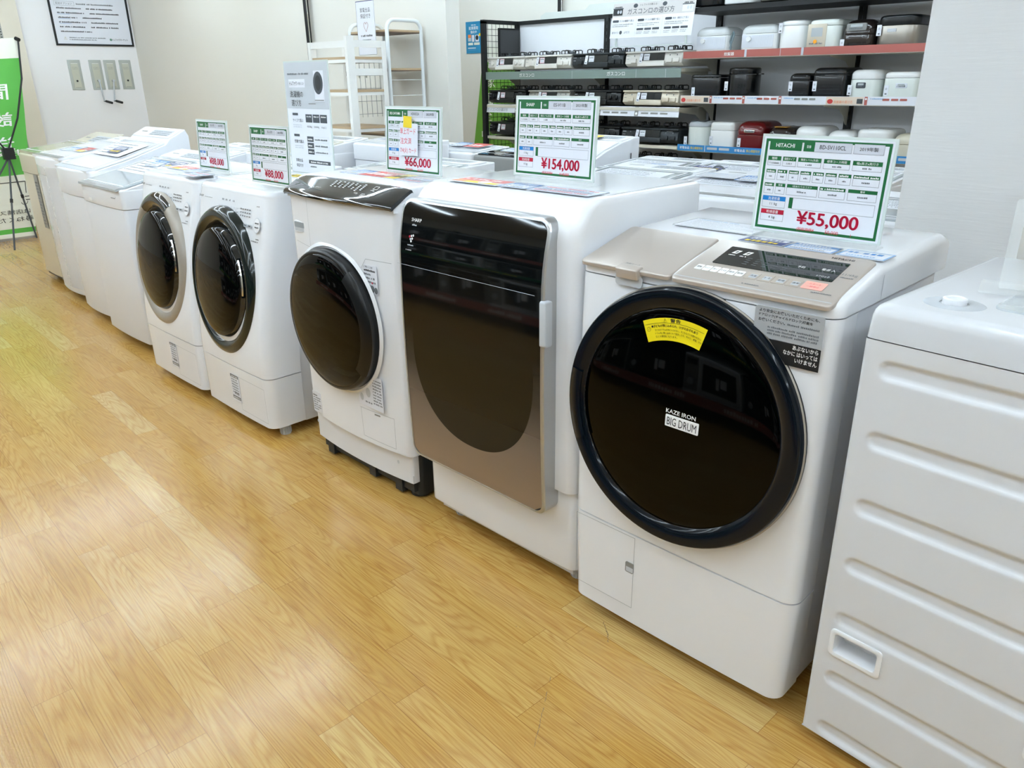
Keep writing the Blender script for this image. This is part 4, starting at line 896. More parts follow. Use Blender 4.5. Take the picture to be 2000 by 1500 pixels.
for (x, y, z, w_, d_, st, lb, sd_) in (
    (-0.875, 1.608, 1.0495, 0.105, 0.062, 'navy', 'navy leaflet under the 55,000 yen sign', 11), (-0.762, 1.606, 1.0495, 0.105, 0.062, 'blue', 'blue-headed leaflet between the navy and framed leaflets under the 55,000 yen sign', 12), (-0.648, 1.606, 1.0495, 0.098, 0.068, 'blueframe', 'blue-framed leaflet at the right under the 55,000 yen sign', 13),
    (-1.755, 1.495, 1.1275, 0.20, 0.09, 'warm', 'red and orange leaflet on the tall bronze-doored washer', 14), (-1.548, 1.500, 1.1275, 0.10, 0.08, 'blue', 'blue leaflet beside the orange one on the tall bronze-doored washer', 15), (-1.44, 1.50, 1.1275, 0.21, 0.085, 'pink', 'white leaflet with pink lettering under the 154,000 yen sign', 16),
    (-2.47, 1.60, 1.0915, 0.10, 0.10, 'blue', 'blue-headed leaflet at the left on the black-panelled washer', 17), (-2.365, 1.60, 1.0915, 0.15, 0.11, 'red', 'red leaflet under the 66,000 yen sign', 18), (-2.21, 1.60, 1.0915, 0.06, 0.11, 'yellow', 'small yellow leaflet beside the red one under the 66,000 yen sign', 19), (-2.14, 1.59, 1.0915, 0.13, 0.10, 'pink', 'white leaflet with pink print at the right end under the 66,000 yen sign', 20),
    (-3.90, 1.55, 1.0205, 0.20, 0.09, 'warm', 'orange and red leaflet on the silver-ringed drum washer', 21), (-3.69, 1.53, 1.0205, 0.13, 0.09, 'blue', 'blue-headed leaflet on the silver-ringed drum washer', 22), (-3.55, 1.46, 1.0205, 0.15, 0.10, 'pink', 'pink-printed leaflet under the farther 88,000 yen sign', 23),
    (-3.15, 1.62, 1.0205, 0.10, 0.09, 'blue', 'blue leaflet on the black-ringed drum washer', 24), (-3.12, 1.74, 1.0205, 0.10, 0.06, 'yellow', 'yellow leaflet at the back of the black-ringed drum washer', 25),
    (-1.06, 1.86, 1.0505, 0.20, 0.05, 'yellow', 'faded yellow leaflet at the back of the champagne-panelled washer', 26), (-1.10, 1.68, 1.0505, 0.22, 0.12, 'text', 'sheet of small print on the champagne-panelled washer', 27)):
    flyer((x, y, z), 0.0, w_, d_, lb, st, None, sd_)
# tall information board on the black-ringed washer
s = empty('information_board', (-3.07, 1.85, 1.0205), 'tall white and grey board on how to choose a washing machine', 'information board')
b = MB(); W_, H_ = 0.345, 0.46; f_ = Fr((-W_/2, 0, 0), (1, 0, 0), (0, 0.03, 1)); b.slab(f_, [(0,0),(W_,0),(W_,H_),(0,H_)], -0.004, 0, CLEARE); b.slab(top(0,0,0), rrect(-W_/2, -0.04, W_/2, 0.05, 0.004), 0, 0.003, CLEAR); b.obj('acrylic_holder', s, 0)
b = MB(); b.slab(f_, [(0.006,0.004),(W_-0.006,0.004),(W_-0.006,H_-0.006),(0.006,H_-0.006)], 0, 0.0006, PAPER); b.rect(f_, 0.006, 0.27, W_-0.006, H_-0.006, GREYL, 0.001)
b.greek(f_, 0.03, 0.20, 0.405, 0.008, GREYP, 0.0016); b.rect(f_, 0.035, 0.355, 0.165, 0.388, PAPER, 0.0014); b.text(f_, 'トレファク', 0.042, 0.362, 0.018, INKB, 0.06, c=0.0018, bold=True); b.text(f_, 'が教える!', 0.106, 0.364, 0.012, GREYP, 0.05, c=0.0018)
b.text(f_, '洗濯機の', 0.04, 0.315, 0.026, INKB, 0.105, c=0.0018); b.text(f_, '選び方', 0.048, 0.280, 0.026, INKB, 0.078, c=0.0018)
b.rect(f_, 0.235, 0.30, 0.31, 0.42, PAPER, 0.0014); b.poly(f_, ell(0.268, 0.372, 0.036, 0.044, 28), SEAMD, 0.0020); b.poly(f_, ell(0.268, 0.372, 0.022, 0.030, 24), CHAR, 0.0023); b.rect(f_, 0.185, 0.29, 0.238, 0.385, GREYL, 0.0017); b.rect(f_, 0.184, 0.289, 0.239, 0.292, GREYM, 0.0019); b.rect(f_, 0.236, 0.303, 0.305, 0.307, GREYM, 0.0019)
b.rect(f_, 0.045, 0.242, 0.09, 0.252, SEAMD, 0.001); b.text(f_, 'サイズで選ぶ', 0.045, 0.215, 0.014, INKB, 0.085, c=0.0015)
for k in range(3): b.rect(f_, 0.15+k*0.057, 0.215, 0.202+k*0.057, 0.248, SEAMD, 0.001); b.greek(f_, 0.158+k*0.057, 0.195+k*0.057, 0.236, 0.006, INKW, 0.0014, k); b.text(f_, ('4.2-5.0kg', '5.0-8.0kg', '8.0kg以上')[k], 0.176+k*0.057, 0.192, 0.010, INKB, 0.038, 'c', 0.0014)
b.rect(f_, 0.045, 0.155, 0.09, 0.165, SEAMD, 0.001); b.text(f_, '性能で選ぶ', 0.045, 0.128, 0.014, INKB, 0.075, c=0.0015)
for k in range(3): b.rect(f_, 0.15, 0.136-k*0.026, 0.20, 0.158-k*0.026, SEAMD, 0.001); b.greek(f_, 0.156, 0.194, 0.143-k*0.026, 0.007, INKW, 0.0014, k); b.greek(f_, 0.21, 0.31, 0.143-k*0.026, 0.007, GREYP, 0.0014, k+4); b.border(f_, 0.20, 0.136-k*0.026, 0.32, 0.158-k*0.026, 0.0006, GREYL, 0.001)
for k in range(4): b.greek(f_, 0.045, 0.115, (0.205, 0.197, 0.118, 0.110)[k]-0.004, 0.004, GREYL, 0.001, k)
b.text(f_, '家電全品', 0.045, 0.048, 0.014, INKB, 0.055, c=0.0015); b.text(f_, '保証付き', 0.045, 0.026, 0.014, INKB, 0.055, c=0.0015); b.rect(f_, 0.15, 0.045, 0.32, 0.060, SEAMD, 0.001); b.greek(f_, 0.165, 0.305, 0.049, 0.007, INKW, 0.0014); b.greek(f_, 0.16, 0.21, 0.03, 0.006, GREYP, 0.0012)
b.obj('printed_sheet', s, 0)

# ---- machines in the rows behind
GR = None
def back(loc, W, D, zf, zb, label, **k):
    return toploader(loc, W, D, [(0.04, zf), (D*0.35, zf+(zb-zf)*0.35), (D*0.72, zf+(zb-zf)*0.75), (D, zb)], label, liprange=(0.02, D*0.7), sidez=zf-0.10, **k)
back((-3.30, 2.12, 0), 0.56, 0.52, 1.00, 1.03, 'white top loader behind the black-panelled washer, clear lid with grey brackets', lidm=GLASSC, bulge=0.005, rf=0.02)
back((-4.22, 2.10, 0), 0.54, 0.30, 0.93, 0.97, 'white top loader behind the silver-ringed washer', bulge=0.01, rf=0.02)
back((-5.45, 2.15, 0), 0.56, 0.55, 0.92, 1.00, 'white top loader behind the flat-lidded top loader, high smooth side', bulge=0.01, rf=0.02, lidm=WHITE)
back((-4.235, 2.85, 0), 0.54, 0.33, 1.042, 1.06, 'plain white top loader to the right of the ladder-frame rack', bulge=0.005, rf=0.015, lidm=WHITE, body=WHITE2)
back((-4.83, 2.42, 0), 0.56, 0.58, 0.985, 1.06, 'cream white top loader with a curved lid in front of the shelf rack', bulge=0.01, rf=0.04, lidm=BEIGE)
back((-4.060, 3.19, 0), 0.55, 0.32, 0.99, 1.01, 'white top loader next to the silver one, with red and blue leaflets on its lid', bulge=0.005, rf=0.02, lidm=WHITE)
SV = back((-3.490, 3.18, 0), 0.515, 0.320, 0.985, 1.005, 'silver-grey top loader with a dark mirror lid', body=GREYM, steel=GREYM, lidm=BLACKG, edge=BLACKG, bulge=0.0, rf=0.012, printing=False)
HB = toploader((-2.53+0.0, 2.84, 0), 0.03, 0.1, [(0.0, 1.0), (0.1, 1.0)], 'x') if False else None
# high-backed machine with a curved side line
t = toploader((-3.105+0.0, 2.84, 0), 0.1, 0.1, [(0.0, 1.0), (0.1, 1.0)], 'x') if False else None
HBK = toploader((-3.52, 3.52, 0), 0.56, 0.58, [(0.03, 0.90), (0.12, 0.94), (0.25, 0.99), (0.40, 1.03), (0.53, 1.052), (0.58, 1.055)], 'white top loader whose side rises in a curve to a high square back', liprange=(0.02, 0.40), sidez=0.80, bulge=0.0, rf=0.012, lidm=WHITE)
back((-2.525, 2.80, 0), 0.53, 0.60, 0.945, 0.985, 'white top loader right of the silver one, behind the 154,000 yen sign', bulge=0.02, rf=0.05, lidm=GREYW)
b = MB(); b.rect(Fr((0.5605, 0, 0), (0, 1, 0), (0, 0, 1)), 0.49, 0.93, 0.498, 0.965, INKB, 0.001); b.obj('lid_hinge', HBK, 0)
E1 = back((-1.955, 2.78, 0), 0.10, 0.1, 0.9, 0.9, 'x') if False else None
back((-1.955-0.005, 2.80, 0), 0.53, 0.60, 0.945, 0.985, 'white top loader with a grey band along its lid front, behind the bronze-doored washer', bulge=0.03, rf=0.09, lidm=WHITE, edge=GREYM)
back((-2.90, 3.56, 0), 0.50, 0.56, 0.915, 0.945, 'white machine in the last row, right of the high-backed one', bulge=0.005, rf=0.02)
LH = back((-2.38, 3.56, 0), 0.52, 0.56, 0.92, 0.95, 'white machine in the last row with a grey hose loop on its back', bulge=0.005, rf=0.02, lidm=GREYW)
b = MB(); b.tube([(0.30+0.045*math.cos(a*PI/12), 0.0, 0.93+0.05*math.sin(a*PI/12)) for a in range(13)], 0.005, GREYP, 8); b.obj('hose', LH, 50)
back((-1.37, 2.95, 0), 0.50, 0.52, 0.90, 0.94, 'white boxy machine half hidden by the 55,000 yen sign', bulge=0.0, rf=0.01)
back((-1.83, 3.56, 0), 0.54, 0.56, 0.93, 0.97, 'white machine in the last row behind the 55,000 yen sign', bulge=0.005, rf=0.02)
for (x, y, z, w_, d_, st, lb, sd_, rx_) in (
    (-1.93, 3.10, 0.984, 0.20, 0.10, 'text', 'grey printed sheet on the grey-banded top loader', 31, 0.06), (-1.72, 3.08, 0.983, 0.10, 0.12, 'blue', 'blue leaflet on the grey-banded top loader', 32, 0.06), (-1.61, 3.10, 0.985, 0.17, 0.11, 'red', 'red leaflet on the grey-banded top loader', 33, 0.06),
    (-3.85, 3.30, 1.014, 0.12, 0.12, 'blue', 'blue leaflet on the lid left of the silver top loader', 34, 0.09), (-3.71, 3.30, 1.014, 0.15, 0.12, 'red', 'red leaflet on the lid left of the silver top loader', 35, 0.09),
    (-3.35, 3.90, 1.050, 0.20, 0.10, 'yellow', 'yellow leaflet on the high-backed machine', 36, 0.09), (-3.35, 3.27, 1.008, 0.20, 0.10, 'blueframe', 'pale blue leaflet on the dark mirror lid', 37, 0.08),
    (-2.62, 3.66, 0.937, 0.10, 0.10, 'blue', 'blue leaflet in the last row right of the high-backed machine', 38, 0.05), (-2.33, 3.68, 0.944, 0.18, 0.10, 'navy', 'navy leaflet in the last row by the grey hose loop', 39, 0.05)):
    flyer((x, y, z), 0.0, w_, d_, lb, st, None, sd_, rx_)
# ---------------------------------------------------------------- left end: wall poster, hand-crank plates, banner
s = empty('wall_poster', (-9.697, 2.94, 1.797), 'black-framed price list hanging on the white wall panel', 'poster')
f_ = Fr((0, 0, 0), (0, 1, 0), (0, 0, 1)); W_, H_ = 0.775, 0.95
b = MB(); b.slab(f_, [(0,0),(W_,0),(W_,H_),(0,H_)], 0, 0.006, PAPER)
b.text(f_, '配送オプション', 0.06, 0.385, 0.022, GREYP, 0.16, c=0.0075); b.border(f_, 0.045, 0.375, 0.24, 0.415, 0.0015, GREYP, 0.007); b.greek(f_, 0.26, 0.64, 0.388, 0.014, GREYP, 0.0075)
for k, (a1, a2) in enumerate(((0.30, 0.62), (0.33, 0.68), (0.25, 0.50), (0.33, 0.66), (0.32, 0.66), (0.38, 0))):
    z = 0.345-k*0.045; b.greek(f_, 0.06, a1, z, 0.014, INKB, 0.0075, k)
    if a2: b.greek(f_, a1+0.05, a2, z, 0.014, INKB, 0.0075, k+7)
    if k in (1, 2, 3): b.rect(f_, 0.06, z-0.008, 0.18, z-0.006, BLUE, 0.0075)
b.greek(f_, 0.13, 0.50, 0.062, 0.010, GREYP, 0.0075); b.greek(f_, 0.13, 0.40, 0.042, 0.010, GREYP, 0.0075, 2); b.text(f_, '⚠', 0.075, 0.045, 0.03, mat('ochre_ink', '#a59a4a', 0.5), c=0.0075)
b.text(f_, 'トレファクマーケット', 0.565, 0.042, 0.022, INKB, 0.165, c=0.0075, bold=True); b.poly(f_, ell(0.55, 0.053, 0.012, 0.012), mat('teal_ink', '#5f8f7d', 0.5), 0.0075)
for k in range(9): b.greek(f_, 0.07, 0.62, 0.90-k*0.05, 0.016, GREYP, 0.0075, 20+k)
b.obj('printed_sheet', s, 0)
b = MB()
for q in ([(-0.012,-0.012),(W_+0.012,-0.012),(W_+0.012,0.006),(-0.012,0.006)], [(-0.012,H_-0.006),(W_+0.012,H_-0.006),(W_+0.012,H_+0.012),(-0.012,H_+0.012)], [(-0.012,0.006),(0.006,0.006),(0.006,H_-0.006),(-0.012,H_-0.006)], [(W_-0.006,0.006),(W_+0.012,0.006),(W_+0.012,H_-0.006),(W_-0.006,H_-0.006)]): b.slab(f_, q, 0, 0.016, BLACKM)
b.obj('frame', s, 0)
PLATE = mat('plate_grey_green', '#b6bbb6', 0.4, metal=0.3, vary=0.05); PLATEI = mat('plate_inner', '#c2c3b4', 0.45, vary=0.05)
def plate(Y, label, crank):
    s = empty('shutter_crank_plate', (-9.698, Y, 1.34), label, 'crank plate')
    b = MB(); b.bslab(f_, rrect(0, 0, 0.126, 0.304, 0.004), 0, 0.008, PLATE, 0.003); b.obj('cover_plate', s, 30)
    b = MB(); b.slab(f_, rrect(0.026, 0.018, 0.10, 0.27, 0.003), 0.006, 0.0095, PLATEI); b.rect(f_, 0.03, 0.265, 0.096, 0.268, INKW, 0.0100); b.rect(f_, 0.036, 0.024, 0.09, 0.027, GREYP, 0.0100)
    b.border(f_, 0.038, 0.21, 0.088, 0.232, 0.0015, GREYP, 0.0100); b.text(f_, '上 下', 0.063, 0.215, 0.011, INKB, 0.03, 'c', 0.0102); b.obj('inner_panel', s, 0)
    b = MB(); b.cyl((0.008, 0.063, 0.092), (0.014, 0.063, 0.092), 0.010, INKB, 14); b.obj('socket', s, 30)
    if crank is not None:
        c = MB(); x = 0.035; c.cyl((0.008, 0.063, 0.092), (x+0.006, 0.063, 0.092), 0.009, SILVER, 14); c.cyl((x, 0.063, 0.092), (x, 0.063+crank, -0.12), 0.008, GREYL, 12); c.cyl((x, 0.063, 0.092), (x+0.010, 0.063, 0.092), 0.013, GREYL, 14)
        h = c.obj('crank_arm', s, 35); c = MB(); c.cyl((x-0.006, 0.063+crank-0.004, -0.12), (x+0.03, 0.063+crank+0.02, -0.122), 0.006, INKB, 10); c.cyl((x+0.016, 0.063+crank+0.012, -0.121), (x+0.10, 0.063+crank+0.042, -0.138), 0.013, INKB, 14); c.obj('grip', h, 35)
    return s
plate(2.998, 'grey crank plate without a handle, set apart at the left', None)
plate(3.213, 'grey crank plate with a hanging crank, left one of the two cranks', 0.015)
plate(3.366, 'grey crank plate with a hanging crank, right one of the two cranks', -0.03)
plate(3.530, 'grey crank plate without a handle at the right end of the four', None)
# X-stand banner seen from behind
BG = mat('banner_green', '#5fb84f', 0.5, trans=0.0, vary=0.06); BW = mat('banner_white', '#e6e8dc', 0.55, vary=0.03)
s = empty('banner_stand', (-8.5, 1.70, 0), 'green and white banner on a black X-stand seen from behind, by the left edge', 'banner stand')
def bq(u, v): # unit square to the slightly skewed sheet
    yl, zl = -0.40 - 0.30*0 , 0.0
    B0 = Vector((0, -0.42, 0.035)); B1 = Vector((0, 0.335, 0.03)); T0 = Vector((0, -0.20, 1.745)); T1 = Vector((0, 0.555, 1.795))
    p = (B0*(1-u)+B1*u)*(1-v)+(T0*(1-u)+T1*u)*v; p.x += 0.015*math.sin(u*PI)*math.sin(v*PI) + 0.004*math.sin(v*23+u*5); return p
b = MB()
def bpatch(u0, u1, v0, v1, m, off=0.0, n=14):
    b.grid([[bq(u0+(u1-u0)*i/n, v0+(v1-v0)*j/n)+Vector((off, 0, 0)) for i in range(n+1)] for j in range(n+1)], m)
bpatch(0, 1, 0, 0.013, SILVER); bpatch(0, 1, 0.013, 0.035, BW); bpatch(0, 1, 0.035, 0.06, BG); bpatch(0, 1, 0.06, 0.335, BW, 0, 20); bpatch(0, 1, 0.335, 0.905, BG, 0, 30); bpatch(0, 1, 0.905, 1, BW)
def btext(txt, u, v, hu, m, w_, mirror=True, bold=True):
    vs, fs, x0, x1, y0, y1 = glyph(txt, bold); k = hu/(y1-y0); kx = w_/(x1-x0)
    # the sheet is read from its other side: mirrored from here
    b.add([bq(u-(p.x-x0)*kx, v+(p.y-y0)*k)+Vector((0.002, 0, 0)) for p in vs], fs, m)
for i, ch in enumerate('電設送'): btext(ch, 0.86-0.06*0, 0.70-i*0.12, 0.07, INKW, 0.26) if i else btext('間', 0.84, 0.71, 0.075, INKW, 0.22)
btext('お気軽', 0.93, 0.43, 0.035, INKW, 0.5)
btext('は店舗スタッフ', 0.955, 0.135, 0.024, INKB, 0.60, bold=False); btext('尋ねください', 0.985, 0.095, 0.026, INKB, 0.60, bold=False)
def bl(u0, v0, u1, v1, t=0.006):
    b.add([bq(u0, v0-t/2)+Vector((0.002,0,0)), bq(u1, v1-t/2)+Vector((0.002,0,0)), bq(u1, v1+t/2)+Vector((0.002,0,0)), bq(u0, v0+t/2)+Vector((0.002,0,0))] if abs(u1-u0) > abs(v1-v0)*2 else [bq(u0-t, v0)+Vector((0.002,0,0)), bq(u0+t, v0)+Vector((0.002,0,0)), bq(u1+t, v1)+Vector((0.002,0,0)), bq(u1-t, v1)+Vector((0.002,0,0))], [(0,1,2,3)], INKB)
bl(0.42, 0.30, 0.93, 0.30, 0.004); bl(0.93, 0.24, 0.93, 0.30, 0.004); bl(0.42, 0.24, 0.42, 0.30, 0.004); bl(0.36, 0.222, 0.98, 0.222, 0.004); bl(0.36, 0.205, 0.98, 0.205, 0.004); bl(0.36, 0.205, 0.36, 0.222, 0.004); bl(0.98, 0.205, 0.98, 0.222, 0.004)
for cu in (0.50, 0.90):
    for k in range(14):
        a = -PI*0.95+PI*0.95*k/14+0.1; a2 = a+PI*0.95/14; R_ = 0.04
        b.add([bq(cu+R_*1.0*math.cos(q)*r_, 0.198+R_*0.45*math.sin(q)*r_)+Vector((0.002,0,0)) for q, r_ in ((a,1),(a2,1),(a2,0.85),(a,0.85))], [(0,1,2,3)], INKB)
TENTO = mat('tent_orange', '#d9916a', 0.5)
for k in range(6): b.add([bq(0.60+0.0, 0.975)+Vector((0.002,0,0)), bq(0.52+k*0.03, 0.945)+Vector((0.002,0,0)), bq(0.535+k*0.03, 0.945)+Vector((0.002,0,0))], [(0,1,2)], TENTO)
for k in range(4): b.add([bq(0.53+k*0.045, 0.925)+Vector((0.002,0,0)), bq(0.555+k*0.045, 0.925)+Vector((0.002,0,0)), bq(0.555+k*0.045, 0.943)+Vector((0.002,0,0)), bq(0.53+k*0.045, 0.943)+Vector((0.002,0,0))], [(0,1,2,3)], BG)
b.obj('banner_sheet', s, 60)
b = MB(); X_ = 0.10; H0 = Vector((0.10, 0.24, 0.83))
for p in ((0.02, 0.555, 1.79),): b.tube([H0, H0.lerp(Vector(p), 0.3)+Vector((0.02, 0.05, 0)), H0.lerp(Vector(p), 0.65)+Vector((0.02, 0.055, 0)), Vector(p)], 0.008, INKB, 8)
b.tube([H0, (0.06, 0.0, 1.3), (0.02, -0.2, 1.74)], 0.008, INKB, 8); b.cyl((-0.0, 0.54, 1.79), (0.03, 0.56, 1.775), 0.016, INKB, 10); b.obj('pole', s, 40)
b = MB(); b.box(0.07, 0.13, 0.20, 0.29, 0.77, 0.87, INKB); b.obj('hub', s, 30)
for nm, p in (('front_leg', (0.35, 0.05, 0.0)), ('left_leg', (0.05, -0.30, 0.02)), ('right_leg', (0.02, 0.33, 0.03))):
    b = MB(); b.tube([(0.10, 0.24, 0.79), p], 0.008, SEAMD, 8); b.cyl(Vector((0.10, 0.24, 0.79)).lerp(Vector(p), 0.45), Vector((0.10, 0.24, 0.79)).lerp(Vector(p), 0.49), 0.013, INKB, 8); b.obj('leg', s, 40)

# ---------------------------------------------------------------- racks against the rear wall
WOOD = mat('light_wood_board', '#c3a987', 0.5, vary=0.2); WOODD = mat('brown_board_edge', '#6f5a4a', 0.5, vary=0.2); RW = mat('rack_white', '#ecebe6', 0.35, vary=0.03); RB = mat('rack_pale_blue_white', '#e6ecee', 0.3, vary=0.03)
s = empty('tube_rack', (-4.995, 3.42, 0), 'tall white tubular rack with rounded top frames and brown boards', 'rack')
def utube(x, top_, y0=0.0, y1=0.31):
    b = MB(); r = 0.06; pts = [(x, y0, 0)] + [(x, y0+r-r*math.cos(a), top_-r+r*math.sin(a)) for a in [PI/2*k/6 for k in range(7)]] + [(x, y1-r+r*math.sin(a), top_-r+r*math.cos(a)) for a in [PI/2*k/6 for k in range(7)]] + [(x, y1, 0)]
    b.tube(pts, 0.013, RB, 12); b.obj('side_frame', s, 50)
utube(0.0, 1.765, y1=0.29); utube(0.43, 1.775, y1=0.29)
for z in (1.715, 1.475, 1.05, 0.6, 0.15):
    b = MB(); b.box(0.0, 0.43, 0.0, 0.29, z-0.012, z, WOOD); b.box(0.0, 0.43, -0.002, 0.292, z-0.018, z-0.012, WOODD); b.obj('shelf_board', s, 30)
b = MB()
for z in (1.40, 1.30, 1.20): b.tube([(0.43, 0.0, z), (0.43, 0.29, z)], 0.002, RB, 6)
b.obj('side_wires', s, 0)
s = empty('wooden_shelf_rack', (-4.98, 3.06, 0), 'white ladder-frame rack with light wood boards, in front of the tubular rack', 'rack')
def post(x, y, h_, w_=0.035, d_=0.035): b = MB(); b.box(x, x+w_, y, y+d_, 0, h_, RW); b.obj('post', s, 30)
X1 = 0.465
post(X1-0.03, 0.0, 1.665, 0.03, 0.055); post(X1-0.03, 0.27, 1.64, 0.03, 0.035); post(0.0, 0.0, 1.64, 0.03, 0.045); post(0.0, 0.27, 1.63, 0.03, 0.035)
for z in (1.62, 1.45):
    b = MB(); b.box(X1-0.025, X1-0.005, 0.05, 0.28, z-0.02, z+0.022, RW); b.obj('rail', s, 0)
b = MB(); b.box(0.03, X1-0.03, 0.005, 0.025, 1.60, 1.64, RW); b.obj('rail', s, 0)
for z, y1_ in ((1.53, 0.30), (1.33, 0.30), (1.10, 0.30), (0.7, 0.30), (0.3, 0.30)):
    b = MB(); b.box(0.03, X1-0.003, 0.01, y1_-0.005, z-0.002, z+0.014, WOOD); b.box(0.03, X1-0.006, 0.008, y1_-0.003, z-0.022, z-0.002, RW); b.obj('shelf_board', s, 30)
b = MB(); b.box(0.03, X1-0.03, 0.27, 0.285, 1.43, 1.46, WOODD)
for x in (0.22, 0.30): b.cyl((x, 0.25, 1.445), (x, 0.27, 1.445), 0.006, CHROME, 10); b.cyl((x, 0.25, 1.415), (x, 0.25, 1.475), 0.006, CHROME, 8)
b.obj('hook_rail', s, 30)
b = MB()
for k in range(6): y = 0.07+k*0.04; b.tube([(0.30, 0.0, 0), (0.30, 0.0, 0.001)], 0.001, RB, 4) if False else b.cyl((X1-0.04, y, 1.17), (X1-0.04, y, 1.52), 0.0018, GREYM, 6)
for k in range(5): z = 1.19+k*0.08; b.cyl((X1-0.04, 0.06, z), (X1-0.04, 0.28, z), 0.0018, GREYM, 6)
b.obj('wire_grid', s, 0)
# warranty poster
b = MB(); f2 = Fr((-4.683, 3.255, 1.545), (1, 0, 0), (0, 0, 1)); W_, H_ = 0.207, 0.335
o_ = Vector((0, 0, 0)); g_ = Fr((0, 0, 0), (1, 0, 0), (0, 0, 1)); b.slab(g_, [(0,0),(W_,0),(W_,H_),(0,H_)], 0, 0.002, PAPER)
b.text(g_, '家電全品', W_/2, 0.265, 0.028, INKB, 0.115, 'c', 0.0024); b.text(g_, '保証付き', W_/2, 0.228, 0.028, INKB, 0.115, 'c', 0.0024)
hp = [(0.0, -1.0), (-0.85, 0.1), (-0.9, 0.6), (-0.5, 0.95), (-0.1, 0.75), (0.0, 0.5), (0.1, 0.75), (0.5, 0.95), (0.9, 0.6), (0.85, 0.1)]
for i in range(10):
    a_, c_ = hp[i], hp[(i+1) % 10]; p0 = g_.p(W_/2+a_[0]*0.026, 0.175+a_[1]*0.03, 0.003); p1 = g_.p(W_/2+c_[0]*0.026, 0.175+c_[1]*0.03, 0.003); b.cyl(p0, p1, 0.0012, mat('dusty_rose_ink', '#b58a84', 0.5), 5)
b.greek(g_, 0.04, 0.17, 0.115, 0.012, INKB, 0.0024); b.greek(g_, 0.05, 0.16, 0.092, 0.007, GREYP, 0.0024, 1); b.greek(g_, 0.05, 0.16, 0.077, 0.007, GREYP, 0.0024, 2); b.rect(g_, 0.055, 0.055, 0.09, 0.066, REDP, 0.0024); b.greek(g_, 0.10, 0.16, 0.057, 0.007, GREYP, 0.0024, 3); b.rect(g_, 0, H_-0.004, W_, H_, NAVY, 0.0024); b.border(g_, 0, 0, W_, H_, 0.002, GREYP, 0.0023)
o = b.obj('warranty_poster', None, 0); o.location = (-4.855, 3.39, 1.562); tag(o, 'narrow white poster with a heart outline hanging in front of the tubular rack', 'poster')
# black display poles on the walls
for nm, loc, h_, lb in (('wall_pole', (-6.0, 3.71, 1.3), CH-1.3, 'black pole on the rear wall above the ladder-frame rack'), ('wall_pole', (-4.94, 5.58, 1.6), CH-1.6, 'black pole on the wall behind the gas stove shelf')):
    b = MB(); b.tube([(0, 0, 0), (0, 0, h_)], 0.022, BLACKP, 12)
    b.cyl((0, 0, h_-0.01), (0, 0, h_), 0.035, BLACKP, 12); b.tube([(0.024, -0.008, 0), (0.024, -0.008, h_)], 0.004, CHROME, 6); o = b.obj(nm, None, 40); o.location = loc; tag(o, lb, 'pole')
# blue poster and green banner on the back wall
b = MB(); W_, H_ = 0.225, 0.285; b.slab(g_, [(0,0),(W_,0),(W_,H_),(0,H_)], 0, 0.002, mat('poster_blue', '#2a8fbe', 0.35, vary=0.06))
b.text(g_, '拡張買取', W_/2, 0.212, 0.030, INKW, 0.16, 'c', 0.0025, True); b.text(g_, '強化中', W_/2, 0.178, 0.027, INKW, 0.11, 'c', 0.0025, True); b.greek(g_, 0.08, 0.15, 0.25, 0.010, INKW, 0.0025)
b.rect(g_, 0.03, 0.14, 0.075, 0.17, ORANGE, 0.0025); b.rect(g_, 0.03, 0.11, 0.075, 0.14, GREYL, 0.0025); b.rect(g_, 0.085, 0.105, 0.12, 0.165, PAPER, 0.0025); b.rect(g_, 0.135, 0.105, 0.185, 0.165, PAPER, 0.0025); b.poly(g_, ell(0.16, 0.14, 0.020, 0.022), INKB, 0.003); b.poly(g_, ell(0.20, 0.165, 0.016, 0.014), YTAPE, 0.003)
b.rect(g_, 0.03, 0.075, 0.10, 0.097, BW, 0.0025); b.rect(g_, 0.115, 0.075, 0.195, 0.097, BW, 0.0025); b.rect(g_, 0.025, 0.045, 0.14, 0.052, INKW, 0.0025); b.greek(g_, 0.03, 0.14, 0.03, 0.006, LBLUE, 0.0025)
o = b.obj('blue_poster', None, 0); o.location = (-6.205, 5.615, 1.635); tag(o, 'blue and white poster on the wall left of the gas stove shelf', 'poster')
b = MB(); GB = mat('leaning_banner_green', '#6fae3c', 0.45, vary=0.08); b.slab(g_, [(-0.21,0),(0.55,0),(0.55,1.55),(0.09,1.55)], 0, 0.004, GB)
b.slab(g_, [(0.09,1.55),(0.55,1.55),(0.55,1.70),(0.12,1.70)], 0, 0.004, BW)
for i, ch in enumerate('家電全品'): b.text(g_, ch, 0.15-0.03*i, 1.32-i*0.155, 0.105, BW, 0.13, c=0.006, bold=True)
o = b.obj('green_banner', None, 0); o.location = (-6.05, 5.60, 0.0); tag(o, 'green banner with white characters standing behind the mesh end of the stove shelf', 'banner')
# dark fixture beyond the column
b = MB(); solid(b, -0.95, 0.2, 4.3, 4.8, 0.0, 0.78, BLACKP, 0.01, 0.01); b.box(-0.95, 0.2, 4.3, 4.8, 0.78, 1.02, GREYM); o = b.obj('dark_cabinet', None, 30); tag(o, 'dark cabinet with a grey upper part beyond the white column at the right edge', 'cabinet')

